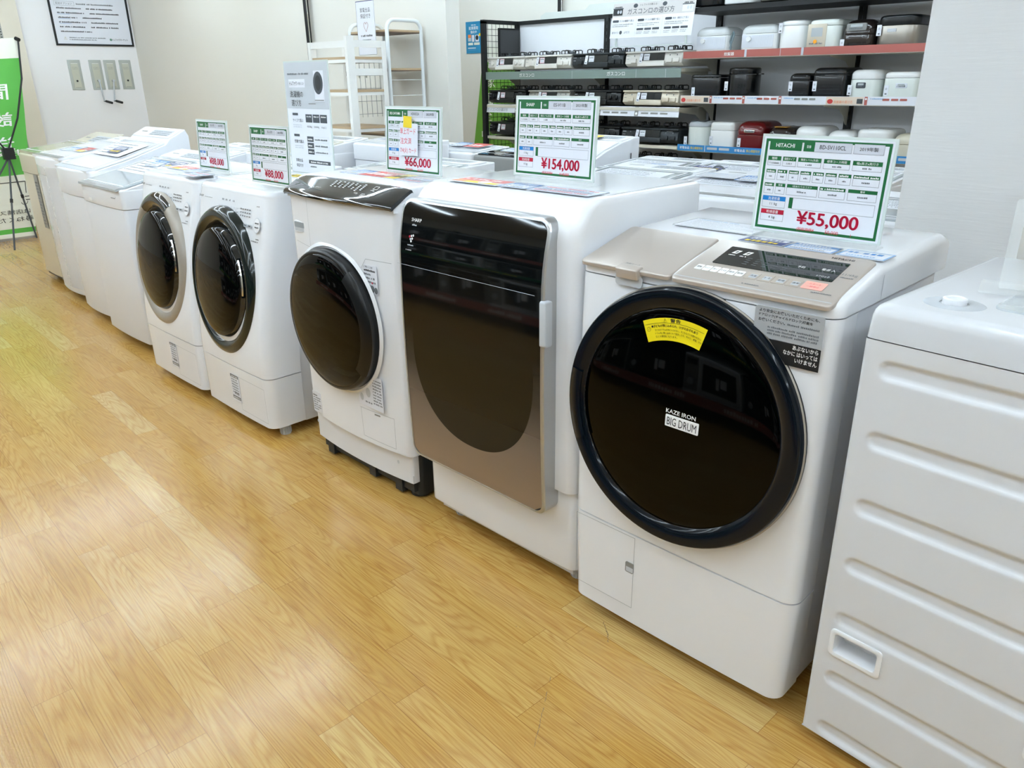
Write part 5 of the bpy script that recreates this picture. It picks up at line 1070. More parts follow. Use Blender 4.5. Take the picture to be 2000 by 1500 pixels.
# ---------------------------------------------------------------- shelving with gas stoves and rice cookers
SHW = mat('shelf_cream', '#dcd9cb', 0.4, vary=0.05); BACKW = mat('shelf_back_board', '#e9ebf0', 0.45, vary=0.03); BACKG = mat('ribbed_grey_back', '#c9cccb', 0.5, vary=0.05)
GAP = mat('grey_green_strip', '#869892', 0.4, coat=0.0, vary=0.06); REDS = mat('brick_red_strip', '#b5655c', 0.3, coat=0.3, vary=0.06)
SH = empty('gondola_shelf', (-5.30, 5.0, 0), 'long black-framed shelving unit along the back wall holding stoves and rice cookers', 'shelf')
def shp(x0, x1, y0, y1, z0, z1, m, name): b = MB(); b.box(x0, x1, y0, y1, z0, z1, m); return b.obj(name, SH, 0)
BX = [0.0, 1.02, 2.045, 3.07, 4.10]
for i, x in enumerate(BX):
    b = MB(); hh = 1.87 if i < 2 else 2.45; b.box(x-0.022, x+0.022, 0.40, 0.44, 0, hh, BLACKM)
    for k in range(int(hh/0.05)): b.box(x-0.006, x-0.002, 0.397, 0.400, 0.02+k*0.05, 0.045+k*0.05, INKB); b.box(x+0.004, x+0.008, 0.397, 0.400, 0.02+k*0.05, 0.045+k*0.05, SEAMD)
    b.obj('post', SH, 0)
shp(-0.02, 0.02, -0.02, 0.02, 0, 1.86, BLACKM, 'post'); shp(-0.02, 0.02, -0.02, 0.44, 1.84, 1.87, BLACKM, 'top_rail')
shp(0, 2.045, 0.405, 0.435, 1.84, 1.87, BLACKM, 'top_rail')
for i in range(2): shp(BX[i]+0.022, BX[i+1]-0.022, 0.425, 0.435, 0.30, 1.84, BACKW, 'back_board')
for i in range(2, 4): shp(BX[i]+0.022, BX[i+1]-0.022, 0.425, 0.435, 0.30, 2.4, BACKW, 'back_board')
b = MB(); 
for k in range(8): y = 0.05+k*0.048; b.cyl((0, y, 0.05), (0, y, 1.84), 0.002, BLACKM, 5)
for k in range(37): z = 0.07+k*0.048; b.cyl((0, 0, z), (0, 0.42, z), 0.002, BLACKM, 5)
b.obj('side_mesh', SH, 0)
def brace(x, z):
    b = MB(); fr = Fr((x, 0, 0), (0, 1, 0), (0, 0, 1)); b.slab(fr, [(0.02, z-0.012), (0.40, z-0.012), (0.40, z-0.16), (0.37, z-0.15), (0.33, z-0.10), (0.25, z-0.055), (0.02, z-0.03)], -0.0015, 0.0015, SHW); b.obj('bracket', SH, 0)
def shelf(x0, x1, z, lipm, ztop, tilt=0.0):
    b = MB(); b.box(x0, x1, 0.0, 0.40, z-0.022, z, SHW); s_ = b.obj('shelf_board', SH, 0); 
    for x in BX:
        if x0-0.05 <= x <= x1+0.05: brace(min(max(x, x0+0.03), x1-0.03), z)
    if lipm:
        b = MB(); fr = Fr((x0, -0.003, ztop-0.062 if tilt else z-0.018), (1, 0, 0), (0, tilt, 1)); b.slab(fr, [(0,0),(x1-x0,0),(x1-x0,ztop-(ztop-0.062 if tilt else z-0.018)),(0,ztop-(ztop-0.062 if tilt else z-0.018))], 0, 0.002, lipm); l_ = b.obj('label_strip', s_, 0); return fr, l_
    return None, s_
# gas side
fr, l_ = shelf(0.01, 2.02, 1.452, GAP, 1.454, 0.001)
b = MB()
for x, s_ in ((0.42, 'ガスコンロ'), (1.35, 'ガスコンロ')): b.text(fr, s_, x, 0.018, 0.030, INKW, 0.17, c=0.003, bold=True)
for x in (1.0, 1.62, 1.88): b.rect(fr, x, 0.0, x+0.004, 0.06, GREYL, 0.003)
b.obj('lettering', l_, 0)
b = MB(); b.box(0.01, 2.02, 0.0, 0.40, 1.165, 1.188, SHW); s2 = b.obj('shelf_board', SH, 0); [brace(x, 1.188) for x in (0.03, 1.02, 2.0)]
fr = Fr((0.01, -0.003, 1.124), (1, 0, 0), (0, 0.2, 1)); b = MB(); b.slab(fr, [(0,0),(2.01,0),(2.01,0.07),(0,0.07)], 0, 0.002, PAPER)
b.text(fr, 'ガスコンロの選び方', 0.02, 0.012, 0.024, GREYP, 0.28, c=0.003)
for x in (0.36, 0.98, 1.26, 1.62): b.rect(fr, x, 0.002, x+0.035, 0.068, GREYM, 0.003); b.poly(fr, ell(x+0.017, 0.02, 0.010, 0.010, 10), INKW, 0.0034); b.poly(fr, ell(x+0.017, 0.05, 0.010, 0.010, 10), INKW, 0.0034)
for x0_ in (0.42, 1.04, 1.32, 1.68):
    b.greek(fr, x0_, x0_+0.15, 0.052, 0.008, GREYP, 0.003); 
    for k in range(3): b.rect(fr, x0_+k*0.085, 0.018, x0_+0.065+k*0.085, 0.030, GREYM, 0.003)
b.obj('label_strip', s2, 0)
for z in (0.925, 0.70, 0.40): shelf(0.01, 2.02, z, None, 0)
# rice side
fr, l_ = shelf(2.03, 4.08, 1.532, REDS, 1.558)
b = MB(); b.text(fr, '炊飯器', 0.32, 0.010, 0.022, INKW, 0.075, c=0.003, bold=True)
for x in (0.47, 0.86): b.rect(fr, x, 0, x+0.016, 0.044, PAPERG, 0.003)
b.rect(fr, 0.72, 0, 0.723, 0.044, PAPERG, 0.003); b.obj('lettering', l_, 0)
fr, l_ = shelf(2.03, 4.08, 1.242, PAPER, 1.273)
b = MB(); SAND = mat('strip_sand', '#e3d3c2', 0.4, vary=0.04)
for x in (0.0, 1.06): b.rect(fr, x, 0.002, x+0.23, 0.047, SAND, 0.0026); b.text(fr, '炊飯器の選び方', x+0.05, 0.010, 0.016, ORANGE, 0.115, c=0.0032); b.poly(fr, ell(x+0.025, 0.02, 0.018, 0.014), REDP, 0.003); b.rect(fr, x+0.19, 0.008, x+0.225, 0.036, SEAMD, 0.003)
for x in (0.235, 0.485, 0.745, 1.295): b.rect(fr, x, 0.001, x+0.018, 0.048, REDS, 0.003); b.poly(fr, ell(x+0.009, 0.035, 0.006, 0.006, 10), INKW, 0.0034)
for x in (0.27, 0.52, 0.78, 1.33):
    b.greek(fr, x, x+0.08, 0.034, 0.006, LBLUE, 0.003)
    for k in range(3): b.slab(fr, rrect(x+0.07+k*0.05, 0.026, x+0.11+k*0.05, 0.038, 0.004), 0.002, 0.003, REDS if x != 0.78 else GREYM)
b.obj('lettering', l_, 0)
BLS = mat('strip_blue', '#3d8fd0', 0.3, coat=0.2, vary=0.05)
fr, l_ = shelf(2.03, 4.08, 0.918, BLS, 0.943)
b = MB()
for x in (0.0, 0.44, 0.88, 1.3): b.text(fr, '家電全品', x+0.02, 0.013, 0.018, INKW, 0.085, c=0.003, bold=True); b.text(fr, '安心保証付き', x+0.11, 0.013, 0.018, YTAPE, 0.10, c=0.003, bold=True); b.rect(fr, x+0.225, 0, x+0.229, 0.043, INKW, 0.003); b.slab(fr, rrect(x+0.245, 0.016, x+0.325, 0.032, 0.003), 0.002, 0.003, GREYL); b.slab(fr, rrect(x+0.34, 0.016, x+0.42, 0.032, 0.003), 0.002, 0.003, GREYL)
b.obj('lettering', l_, 0)
for z in (0.62, 0.32): shelf(2.03, 4.08, z, None, 0)
b = MB(); b.box(2.03, 4.08, 0.0, 0.40, 1.80, 1.83, BLACKM); s_ = b.obj('shelf_board', SH, 0)
# hanging lengths of white cord over the strips
CORD = mat('white_cord', '#eceef2', 0.4, vary=0.03)
# ---- gas stoves
def stove(x0, x1, z, body, knobm, style, label, tagm=True, y=5.02, group=None):
    W = x1-x0; s = empty('gas_stove', (x0, y, z), label, 'gas stove', group); H = 0.118; D = 0.34
    dark = body in (BLACKP, CHARG); win = BLACKG
    b = MB(); fr = Fr((0, 0, 0), (0, 1, 0), (0, 0, 1)); prof = [(0.03, 0.012), (0.012, 0.02), (-0.008, 0.035), (0.0, 0.085), (0.012, H-0.014), (D, H-0.014), (D, 0.012)]
    b.rings([[Vector((x, a+(0.004 if k in (0, 3) else 0)*(1 if a < 0.1 else -1), c)) for a, c in reversed(prof)] for k, x in enumerate((0.004, 0.010, W-0.010, W-0.004))], body); b.obj('body', s, 30)
    b = MB(); b.bslab(top(0, 0, H-0.013), rrect(0.0, -0.004, W, D, 0.008), 0, 0.012, body if style != 'blacktop' else BLACKP, 0.004); b.obj('top_plate', s, 30)
    ffr = Fr((0, -0.008, 0.035), (1, 0, 0), (0, 0.008, 0.05)); c0, c1 = 0.27*W, 0.70*W
    b = MB(); b.slab(ffr, [(c0, 0.018), (c1, 0.018), (c1, 0.068), (c0, 0.068)], 0.0, 0.004, win); b.obj('grill_window', s, 0)
    b = MB(); b.bslab(ffr, rrect(c0-0.01, -0.022, c1+0.01, 0.014, 0.006), 0.0, 0.014, body, 0.004); b.obj('grill_handle', s, 30)
    ks = {'round': ((0.15, 0.03), (0.78, 0.03), (0.90, 0.03)), 'push': ((0.17, 0.012), (0.79, 0.012), (0.91, 0.012)), 'one': ((0.16, 0.03), (0.80, 0.03), (0.92, 0.03))}[style if style in ('round', 'push') else 'one']
    for kx, kz in ks:
        b = MB()
        if style == 'push': b.bslab(ffr, rrect(kx*W-0.024, kz-0.010, kx*W+0.024, kz+0.020, 0.004), 0.0, 0.012, knobm, 0.003); b.rect(ffr, kx*W-0.004, kz+0.035, kx*W+0.004, kz+0.045, GREYP, 0.001)
        else: b.lathe(ffr.sub(kx*W, kz), [(0.019, 0), (0.018, 0.012), (0.015, 0.014), (0.0, 0.014)], 20, knobm); b.bslab(ffr.sub(kx*W, kz), rrect(-0.004, -0.017, 0.004, 0.017, 0.002), 0.012, 0.020, knobm, 0.002)
        b.obj('knob', s, 35)
    b = MB(); b.greek(ffr, 0.03*W, 0.09*W, 0.05, 0.006, GREYL if dark else GREYP, 0.001); b.greek(ffr, 0.03*W, 0.08*W, 0.03, 0.004, GREYL if dark else GREYP, 0.001, 1); b.greek(ffr, 0.8*W, 0.9*W, 0.06, 0.004, GREYL if dark else GREYP, 0.001, 2); b.obj('printing', s, 0)
    for cx in (0.26*W, 0.74*W):
        b = MB(); cy = 0.16; 
        b.lathe(top(cx, cy, H-0.001), [(0.045, 0), (0.043, 0.006), (0.028, 0.010), (0.026, 0.018), (0.0, 0.018)], 24, SEAMD); b.cyl((cx, cy, H+0.016), (cx, cy, H+0.030), 0.004, SEAMD, 8); b.obj('burner', s, 35)
        b = MB(); R_ = 0.085
        b.tube([(cx+R_*math.cos(a*PI/12), cy+R_*math.sin(a*PI/12), H+0.002) for a in range(24)], 0.004, INKB, 6, True)
        for k in range(6):
            a = k*PI/3+PI/6; ca, sa = math.cos(a), math.sin(a); b.tube([(cx+R_*ca, cy+R_*sa, H+0.002), (cx+R_*ca, cy+R_*sa, H+0.026), (cx+0.075*ca, cy+0.075*sa, H+0.031), (cx+0.035*ca, cy+0.035*sa, H+0.030), (cx+0.032*ca, cy+0.032*sa, H+0.012)], 0.0042, INKB, 6)
        b.obj('grate', s, 40)
    if tagm:
        b = MB(); tfr = ffr.sub(c0+0.004, 0.004, 0.0145, -0.12); b.slab(tfr, rrect(0, 0, 0.026, 0.064, 0.002), 0, 0.001, PAPER); b.poly(tfr, ell(0.013, 0.045, 0.006, 0.008, 12), GREYL, 0.0014); b.rect(tfr, 0.006, 0.006, 0.02, 0.014, GREYP, 0.0014)
        b.obj('price_tag', s, 0)
        b = MB(); tfr = ffr.sub(c0+0.036, 0.020, 0.0045); b.slab(tfr, rrect(0, 0, 0.052, 0.044, 0.001), 0, 0.001, PAPER); b.border(tfr, 0.002, 0.002, 0.05, 0.042, 0.002, INKPK if tagm == 'red' else GREYL, 0.0014); b.greek(tfr, 0.008, 0.045, 0.026, 0.010, GREYP, 0.0014); b.greek(tfr, 0.008, 0.045, 0.010, 0.006, GREYL, 0.0014, 2); b.obj('gas_type_label', s, 0)
    return s
CHARG = mat('dark_metallic_grey', '#33383b', 0.3, metal=0.4, vary=0.1); IVORY = mat('ivory_white_enamel', '#dfdcd5', 0.25, coat=0.2, vary=0.04); CHAMP = mat('champagne_enamel', '#cfc6b4', 0.3, metal=0.2, vary=0.04); SLV = mat('dull_silver_enamel', '#b3b2ac', 0.35, metal=0.3, vary=0.05)
Z1, Z2, Z3, Z4 = 1.456, 1.190, 0.927, 0.702
stove(-5.275, -4.835, Z1, IVORY, IVORY, 'round', 'ivory gas stove with round dials, leftmost on the top stove shelf', 'red')
stove(-4.825, -4.320, Z1, IVORY, IVORY, 'push', 'ivory gas stove with push levers, second from left on the top stove shelf', 'red')
stove(-4.310, -3.800, Z1, CHARG, CHARG, 'push', 'dark grey gas stove with push levers on the top stove shelf', True)
stove(-3.790, -3.290, Z1, IVORY, IVORY, 'push', 'ivory gas stove with push levers beneath the stove guide board', True)
stove(-5.275, -4.820, Z2, BLACKP, BLACKP, 'round', 'black gas stove, leftmost on the middle stove shelf', 'red')
stove(-4.790, -4.330, Z2, SLV, SLV, 'push', 'dull silver gas stove on the middle stove shelf', 'red')
stove(-4.290, -3.815, Z2, BLACKP, BLACKP, 'round', 'black gas stove beside the champagne one on the middle stove shelf', True)
stove(-3.800, -3.300, Z2, CHAMP, CHAMP, 'push', 'champagne gas stove at the right end of the middle stove shelf', True)
stove(-5.275, -4.830, Z3, BLACKP, BLACKP, 'round', 'black gas stove, leftmost on the lowest visible stove shelf', 'red')
stove(-4.80, -4.34, Z3, IVORY, IVORY, 'round', 'ivory gas stove on the lowest stove shelf, behind the 154,000 yen sign')
stove(-4.31, -3.82, Z3, BLACKP, BLACKP, 'round', 'black gas stove with round dials right of the 154,000 yen sign', True)
stove(-3.800, -3.285, Z3, CHARG, CHARG, 'push', 'dark grey gas stove at the right end of the lowest visible stove shelf', True)
stove(-3.86, -3.36, Z4, BLACKP, BLACKP, 'round', 'black gas stove in shade below the shelves, its grates just showing')
stove(-3.18, -2.70, 0.622, BLACKP, BLACKP, 'round', 'black gas stove in shade under the blue strip')
# ---- rice cookers and the like
def ptag(s, fr, a, c, w_=0.026, h_=0.058):
    b = MB(); t_ = fr.sub(a, c, 0.001); b.slab(t_, rrect(0, 0, w_, h_, 0.002), 0, 0.001, PAPER); b.poly(t_, ell(w_/2, h_*0.66, w_*0.25, h_*0.12, 12), GREYL, 0.0014); b.rect(t_, w_*0.3, h_*0.12, w_*0.75, h_*0.25, GREYP, 0.0014); b.obj('price_tag', s, 0)
def cooker(x0, x1, z, H, D, bodym, lidm, label, cat='rice cooker', name='rice_cooker', r=0.05, lid=0.3, dome_=None, disp=None, tagp=(0.06, 0.35), y=5.03, base=None, front_panel=None, handle=False, slopef=0.0, group=None, ring=False):
    W = x1-x0; s = empty(name, (x0, y, z), label, cat, group); zl = H*(1-lid); rr = min(r, W*0.45)
    b = MB(); solid(b, 0, W, 0, D, 0.006, zl-0.002, bodym, rr, rr, rt=0.002, rbm=0.008); b.obj('body', s, 35)
    b = MB(); b.lathe(top(W/2, D/2, 0), [(W*0.4, 0), (W*0.42, 0.008), (0, 0.008)], 20, BLACKM); b.obj('base', s, 35)
    b = MB(); dr = dome_ or H*lid*0.6; solid(b, 0.001, W-0.001, 0.001, D-0.001, zl, H, lidm, rr, rr, rt=min(dr, H*lid*0.95), rbm=0.002, froll=min(max(dr, slopef), H*lid*0.98)); b.obj('lid', s, 35)
    ffr = front(0, 0, 0)
    if disp:
        kind, a0, c0, a1, c1, m_ = disp; b = MB()
        if kind == 'front':
            b.bslab(ffr, rrect(a0*W, c0*H, a1*W, c1*H, 0.006), -0.006, 0.0035, m_, 0.002); b.slab(ffr, rrect((a0+0.2*(a1-a0))*W, (c0+0.5*(c1-c0))*H, (a0+0.8*(a1-a0))*W, (c0+0.85*(c1-c0))*H, 0.002), 0.003, 0.0042, GREYW if m_ != GREYW else INKB); b.greek(ffr, (a0+0.15*(a1-a0))*W, (a0+0.85*(a1-a0))*W, (c0+0.2*(c1-c0))*H, 0.010, GREYP, 0.0044)
        else:
            tfr = top(0, 0, H); b.slab(tfr, rrect(a0*W, c0*D, a1*W, c1*D, 0.006), -0.003, 0.002, m_); b.slab(tfr, rrect((a0+0.25*(a1-a0))*W, (c0+0.3*(c1-c0))*D, (a0+0.75*(a1-a0))*W, (c0+0.7*(c1-c0))*D, 0.003), 0.001, 0.003, BLACKG)
        b.obj('control_panel', s, 30)
    if handle:
        b = MB(); q = [(0.012, D*0.35, zl*0.95), (-0.004, D*0.35, zl+0.02), (-0.004, D*0.5, H*0.99), (W*0.5, D*0.5, H+0.012), (W+0.004, D*0.5, H*0.99), (W+0.004, D*0.35, zl+0.02), (W-0.012, D*0.35, zl*0.95)]; b.tube(q, 0.006, lidm, 8); b.obj('handle', s, 40)
    if tagp: ptag(s, ffr, tagp[0]*W, tagp[1]*H)
    return s, ffr
CW = mat('cooker_white', '#eef0f0', 0.2, coat=0.2, vary=0.03); CWG = mat('cooker_greenish_white', '#dfe5e0', 0.22, coat=0.2, vary=0.03); CB = mat('cooker_black', '#0d1014', 0.25, coat=0.3, vary=0.1); CLR = mat('clear_dome_lid', '#eef2f2', 0.08, alpha=0.65, coat=0.4, vary=0.02); DRED = mat('dark_red_enamel', '#6a0d14', 0.2, coat=0.5, vary=0.1); INOX = mat('brushed_inox', '#a9a39a', 0.3, metal=0.9, vary=0.15); BRN = mat('dark_brown_gloss', '#2b2422', 0.12, coat=0.5, vary=0.1); PBL = mat('pale_blue_grey_front', '#dde2ea', 0.35, vary=0.03)
ZR, ZM, ZL = 1.534, 1.244, 0.920
for x0, x1, lb in ((-3.205, -2.955, 'white tableware dryer with a clear domed lid, left one on the red shelf'), (-2.86, -2.61, 'white tableware dryer with a clear domed lid, right one on the red shelf')):
    s, ffr = cooker(x0, x1, ZR, 0.175, 0.24, CW, CLR, lb, 'tableware dryer', 'tableware_dryer', r=0.03, lid=0.32, dome_=0.05)
    b = MB(); b.slab(ffr, rrect(0.015, 0.035, 0.235, 0.112, 0.004), -0.003, 0.0025, PBL)
    for k in range(26): b.rect(ffr, 0.02+k*0.0082, 0.038, 0.021+k*0.0082, 0.109, GREYL, 0.003)
    b.obj('front_panel', s, 0); b = MB(); b.lathe(ffr.sub(0.065, 0.088), [(0.017, 0.002), (0.016, 0.014), (0, 0.014)], 24, CW); b.obj('knob', s, 35)
cd_ = MB(); cd_.tube([(0.0, 0, 0.0), (0.006, 0, 0.04), (-0.004, 0.002, 0.07), (0.01, 0, 0.12), (0.018, 0, 0.13), (0.024, 0, 0.115), (0.008, 0.002, 0.065), (0.0, 0, 0.03), (0.012, 0, 0.0)], 0.006, mat('grey_cable', '#6f8087', 0.5), 8)
o = cd_.obj('coiled_cable', None, 50); o.location = (-2.93, 5.03, ZR+0.008); tag(o, 'coiled grey cable standing beside the left tableware dryer', 'cable')
cooker(-2.605, -2.415, ZR, 0.185, 0.22, CW, CW, 'plain tall white rice cooker between the dryers and the beige-panelled cooker', r=0.07, lid=0.16, tagp=(0.06, 0.62))
s, ffr = cooker(-2.405, -2.20, ZR, 0.180, 0.28, CWG, CWG, 'pale rice cooker with a beige front panel and one orange button', r=0.05, lid=0.2, disp=('front', 0.04, 0.06, 0.62, 0.86, CHAMP), tagp=None)
b = MB(); b.lathe(ffr.sub(0.062, 0.055, 0.004), [(0.012, 0), (0.011, 0.003), (0, 0.003)], 16, mat('orange_button', '#f4a21a', 0.4)); b.obj('button', s, 30)
cooker(-2.19, -2.0, ZR, 0.170, 0.26, BRN, BRN, 'dark brown glossy rice cooker with a silver trimmed display on the red shelf', r=0.05, lid=0.5, slopef=0.075, disp=('front', 0.18, 0.62, 0.80, 0.86, GREYM), tagp=(0.02, 0.02))
s, ffr = cooker(-1.985, -1.75, ZR, 0.180, 0.26, INOX, BLACKP, 'brushed steel slow cooker with a black lid at the right end of the red shelf', 'slow cooker', 'slow_cooker', r=0.06, lid=0.3, dome_=0.02, tagp=(0.04, 0.40))
b = MB(); b.slab(ffr, rrect(0.07, 0.09, 0.12, 0.108, 0.002), 0, 0.002, GREYL); b.obj('badge', s, 0)
cooker(-3.225, -2.985, ZM, 0.165, 0.26, CB, CB, 'wide low black rice cooker, leftmost on the shelf under the red strip', r=0.03, lid=0.12, tagp=(0.08, 0.15))
s, ffr = cooker(-2.96, -2.755, ZM, 0.205, 0.205, CB, CB, 'tall cylindrical black cooker with small side handles', r=0.10, lid=0.2, dome_=0.012, tagp=(0.06, 0.3))
b = MB(); b.bslab(top(0, 0, 0.160), rrect(0.195, 0.085, 0.235, 0.12, 0.004), 0, 0.008, CB, 0.002); b.obj('side_handle', s, 30)
cooker(-2.49, -2.345, ZM, 0.165, 0.25, CB, CB, 'small black rice cooker with a label, beside the larger black one', r=0.03, lid=0.28, dome_=0.03, tagp=(0.04, 0.35))
cooker(-2.335, -2.125, ZM, 0.195, 0.30, CB, CB, 'large black rice cooker on the shelf under the red strip', r=0.03, lid=0.22, dome_=0.03, tagp=(0.05, 0.3))
cooker(-2.105, -1.915, ZM, 0.180, 0.26, CWG, CW, 'white rice cooker with a dark oval display and a sticker', r=0.06, lid=0.3, dome_=0.03, disp=('front', 0.28, 0.42, 0.58, 0.60, SEAMD), tagp=(0.02, 0.2))
cooker(-1.895, -1.70, ZM, 0.165, 0.26, CWG, CW, 'white boxy rice cooker at the right end next to the column', r=0.03, lid=0.2, dome_=0.02, disp=('front', 0.38, 0.46, 0.72, 0.62, PBL), tagp=(0.06, 0.2))
cooker(-3.245, -3.06, ZL, 0.180, 0.23, CWG, GREYL, 'round white rice cooker with a grey top, leftmost on the blue-strip shelf', r=0.085, lid=0.2, dome_=0.03, disp=('top', 0.2, 0.1, 0.8, 0.45, SEAMD), tagp=(0.02, 0.1))
cooker(-3.04, -2.85, ZL, 0.180, 0.25, CW, CW, 'white boxy rice cooker beside the dark red one', r=0.03, lid=0.3, dome_=0.02, tagp=(0.04, 0.15))
cooker(-2.83, -2.63, ZL, 0.190, 0.30, DRED, DRED, 'dark red rice cooker on the blue-strip shelf', r=0.035, lid=0.45, slopef=0.07, disp=('front', 0.3, 0.62, 0.7, 0.72, CHROME), tagp=(0.08, 0.12))
cooker(-2.61, -2.43, ZL, 0.160, 0.28, CB, BRN, 'black rice cooker with an amber display right of the dark red one', r=0.05, lid=0.5, slopef=0.06, disp=('top', 0.25, 0.08, 0.75, 0.3, mat('amber_display', '#b98a2e', 0.3)), tagp=None)
cooker(-2.415, -2.215, ZL, 0.170, 0.28, CW, CW, 'white rice cooker with a smooth rounded lid above the 55,000 yen sign', r=0.05, lid=0.4, dome_=0.04, tagp=None)
cooker(-2.20, -2.03, ZL, 0.150, 0.26, CW, CW, 'low white rice cooker with a front grip above the 55,000 yen sign', r=0.05, lid=0.45, slopef=0.05, disp=('front', 0.2, 0.62, 0.8, 0.72, SEAMD), tagp=None)
cooker(-2.015, -1.80, ZL, 0.165, 0.28, CW, CW, 'white rice cooker with a dark display on top, right end of the blue-strip shelf', r=0.05, lid=0.4, dome_=0.025, disp=('top', 0.3, 0.10, 0.75, 0.36, CW), tagp=None)
cooker(-1.79, -1.62, ZL, 0.145, 0.24, BEIGE, BEIGE, 'beige cooker half hidden behind the column', r=0.05, lid=0.4, dome_=0.04, tagp=None)
ZT = 1.832
for x0, x1, m1, m2, lb in ((-3.26, -3.04, CB, CB, 'black appliance on the uppermost shelf above the left tableware dryer'), (-3.02, -2.80, CW, CLR, 'white appliance with a clear rim on the uppermost shelf'), (-2.76, -2.62, INOX, BLACKP, 'slim steel appliance on the uppermost shelf'), (-2.58, -2.36, CW, CB, 'white appliance with a black top on the uppermost shelf'), (-2.33, -2.12, PBL, CW, 'pale appliance at the right of the uppermost shelf')):
    cooker(x0, x1, ZT, 0.22, 0.26, m1, m2, lb, 'kitchen appliance', 'kitchen_appliance', r=0.05, lid=0.3, tagp=None)
# ---- the guide board over the stoves
s = empty('guide_board', (-3.895, 4.96, 1.665), 'wide grey and white board explaining gas stoves, hung over the stove shelf', 'sign board')
W_, H_ = 0.70, 0.235; f_ = Fr((0, 0, 0), (1, 0, -0.006), (0, 0.18, 1)); b = MB()
b.slab(f_, [(0,0),(W_,0),(W_,0.145),(0,0.145)], 0, 0.003, PAPER); b.slab(f_, [(0,0.145),(W_,0.145),(W_,H_),(0,H_)], 0, 0.003, mat('board_warm_grey', '#c9c6c4', 0.45, vary=0.03))
b.text(f_, 'ガスコンロの選び方', 0.135, 0.157, 0.040, SEAMD, 0.40, c=0.004); b.text(f_, 'トレファクが教える!', 0.24, 0.210, 0.014, INKB, 0.16, c=0.004)
for x in (0.20, 0.45): b.poly(f_, ell(x, 0.214, 0.019, 0.014), SEAMD, 0.004)
for (x, m_) in ((0.005, CHAR), (0.60, CWG)):
    b.rect(f_, x, 0.155, x+0.085, 0.20, m_, 0.004); b.rect(f_, x-0.003, 0.198, x+0.09, 0.204, SEAMD, 0.0044); b.greek(f_, x+0.01, x+0.08, 0.206, 0.010, INKB, 0.004); b.poly(f_, ell(x+0.045, 0.178, 0.009, 0.012, 12), GREYL, 0.0046); b.poly(f_, ell(x+0.068, 0.178, 0.009, 0.012, 12), GREYL, 0.0046)
for k, (x, t_) in enumerate(((0.01, 'ガスの種類で選ぶ'), (0.235, 'グリルの種類で選ぶ'), (0.47, '素材・機能などで選ぶ'))):
    b.slab(f_, rrect(x, 0.108, x+0.055, 0.124, 0.006), 0.002, 0.004, SEAMD); b.text(f_, t_, x+0.062, 0.109, 0.014, SEAMD, 0.13, c=0.004); b.greek(f_, x, x+0.19, 0.090, 0.006, GREYM, 0.004, k); b.greek(f_, x, x+0.15, 0.078, 0.006, GREYM, 0.004, k+4)
    if k:
        for j in range(3): b.slab(f_, rrect(x+j*0.068, 0.048, x+0.058+j*0.068, 0.062, 0.003), 0.002, 0.004, SEAMD); b.greek(f_, x+j*0.068, x+0.05+j*0.068, 0.034, 0.005, GREYM, 0.004, j); b.greek(f_, x+j*0.068, x+0.045+j*0.068, 0.024, 0.005, GREYM, 0.004, j+3)
    if k < 2: b.rect(f_, x+0.212, 0.01, x+0.2135, 0.135, GREYL, 0.004)
b.text(f_, '都市ガス', 0.015, 0.030, 0.016, SEAMD, 0.06, c=0.004); b.poly(f_, ell(0.095, 0.038, 0.012, 0.013, 16), SEAMD, 0.004); b.text(f_, 'LPガス', 0.125, 0.030, 0.016, SEAMD, 0.05, c=0.004)
b.obj('printed_sheet', s, 0)
b = MB()
for x in (0.05, 0.65): b.box(x, x+0.012, 0.0, 0.012, -0.06, 0.0, CLEARE)
b.box(0.0, W_, 0.004, 0.012, -0.06, -0.055, CLEARE); b.obj('clear_holder', s, 0)
# things on and behind the stove shelf
b = MB(); solid(b, 0, 0.02, 0.14, 0.40, 0, 0.235, BLACKP, 0.004, 0.004); b.slab(Fr((0.02, 0, 0), (0, 1, 0), (0, 0, 1)), rrect(0.15, 0.01, 0.39, 0.22, 0.004), 0, 0.002, BLACKG); o = b.obj('black_glass_panel', None, 30); o.location = (-5.272, 5.0, 1.575); tag(o, 'black glass panel standing inside the mesh end of the top stove shelf', 'panel')
b = MB(); b.slab(Fr((0, 0, 0), (1, 0, 0), (0, 0, 1)), [(0,0),(1.25,0),(1.25,0.07),(1.2,0.09),(0.55,0.085),(0.5,0.05),(0.06,0.055),(0,0.03)], -0.12, 0.0, CWG); o = b.obj('white_light_cover', None, 30); o.location = (-5.05, 5.45, 1.872); tag(o, 'long white cover lying on top of the stove shelf back', 'cover')
# ---------------------------------------------------------------- microwave shelf across the aisle (mirrored in the doors)
MS = empty('microwave_shelf', (-5.4, -0.48, 0), 'microwave shelving across the aisle, seen only mirrored in the washer doors', 'shelf')
GSTR = mat('green_strip', '#1f7a52', 0.3, vary=0.05)
for i in range(6):
    b = MB(); x = i*1.2; b.box(x-0.02, x+0.02, -0.48, -0.44, 0, 1.42, BLACKM); b.obj('post', MS, 0)
b = MB(); b.box(0, 6.0, -0.47, -0.46, 0.05, 1.40, mat('dark_back_board', '#3a3f44', 0.5, vary=0.1)); b.obj('back_board', MS, 0)
for z, m_ in ((0.14, REDS), (0.60, GSTR), (1.02, REDS)):
    b = MB(); b.box(0, 6.0, -0.44, 0.0, z-0.03, z, SHW); s_ = b.obj('shelf_board', MS, 0)
    b = MB(); b.box(0, 6.0, 0.0, 0.004, z-0.045, z+0.02, m_)
    bf = Fr((6.0, 0.004, z-0.045), (-1, 0, 0), (0, 0, 1))
    for k in range(10): b.greek(bf, 0.1+k*0.6, 0.4+k*0.6, 0.018, 0.03, INKW if m_ != GSTR else YTAPE, 0.001, k)
    b.obj('label_strip', s_, 0)
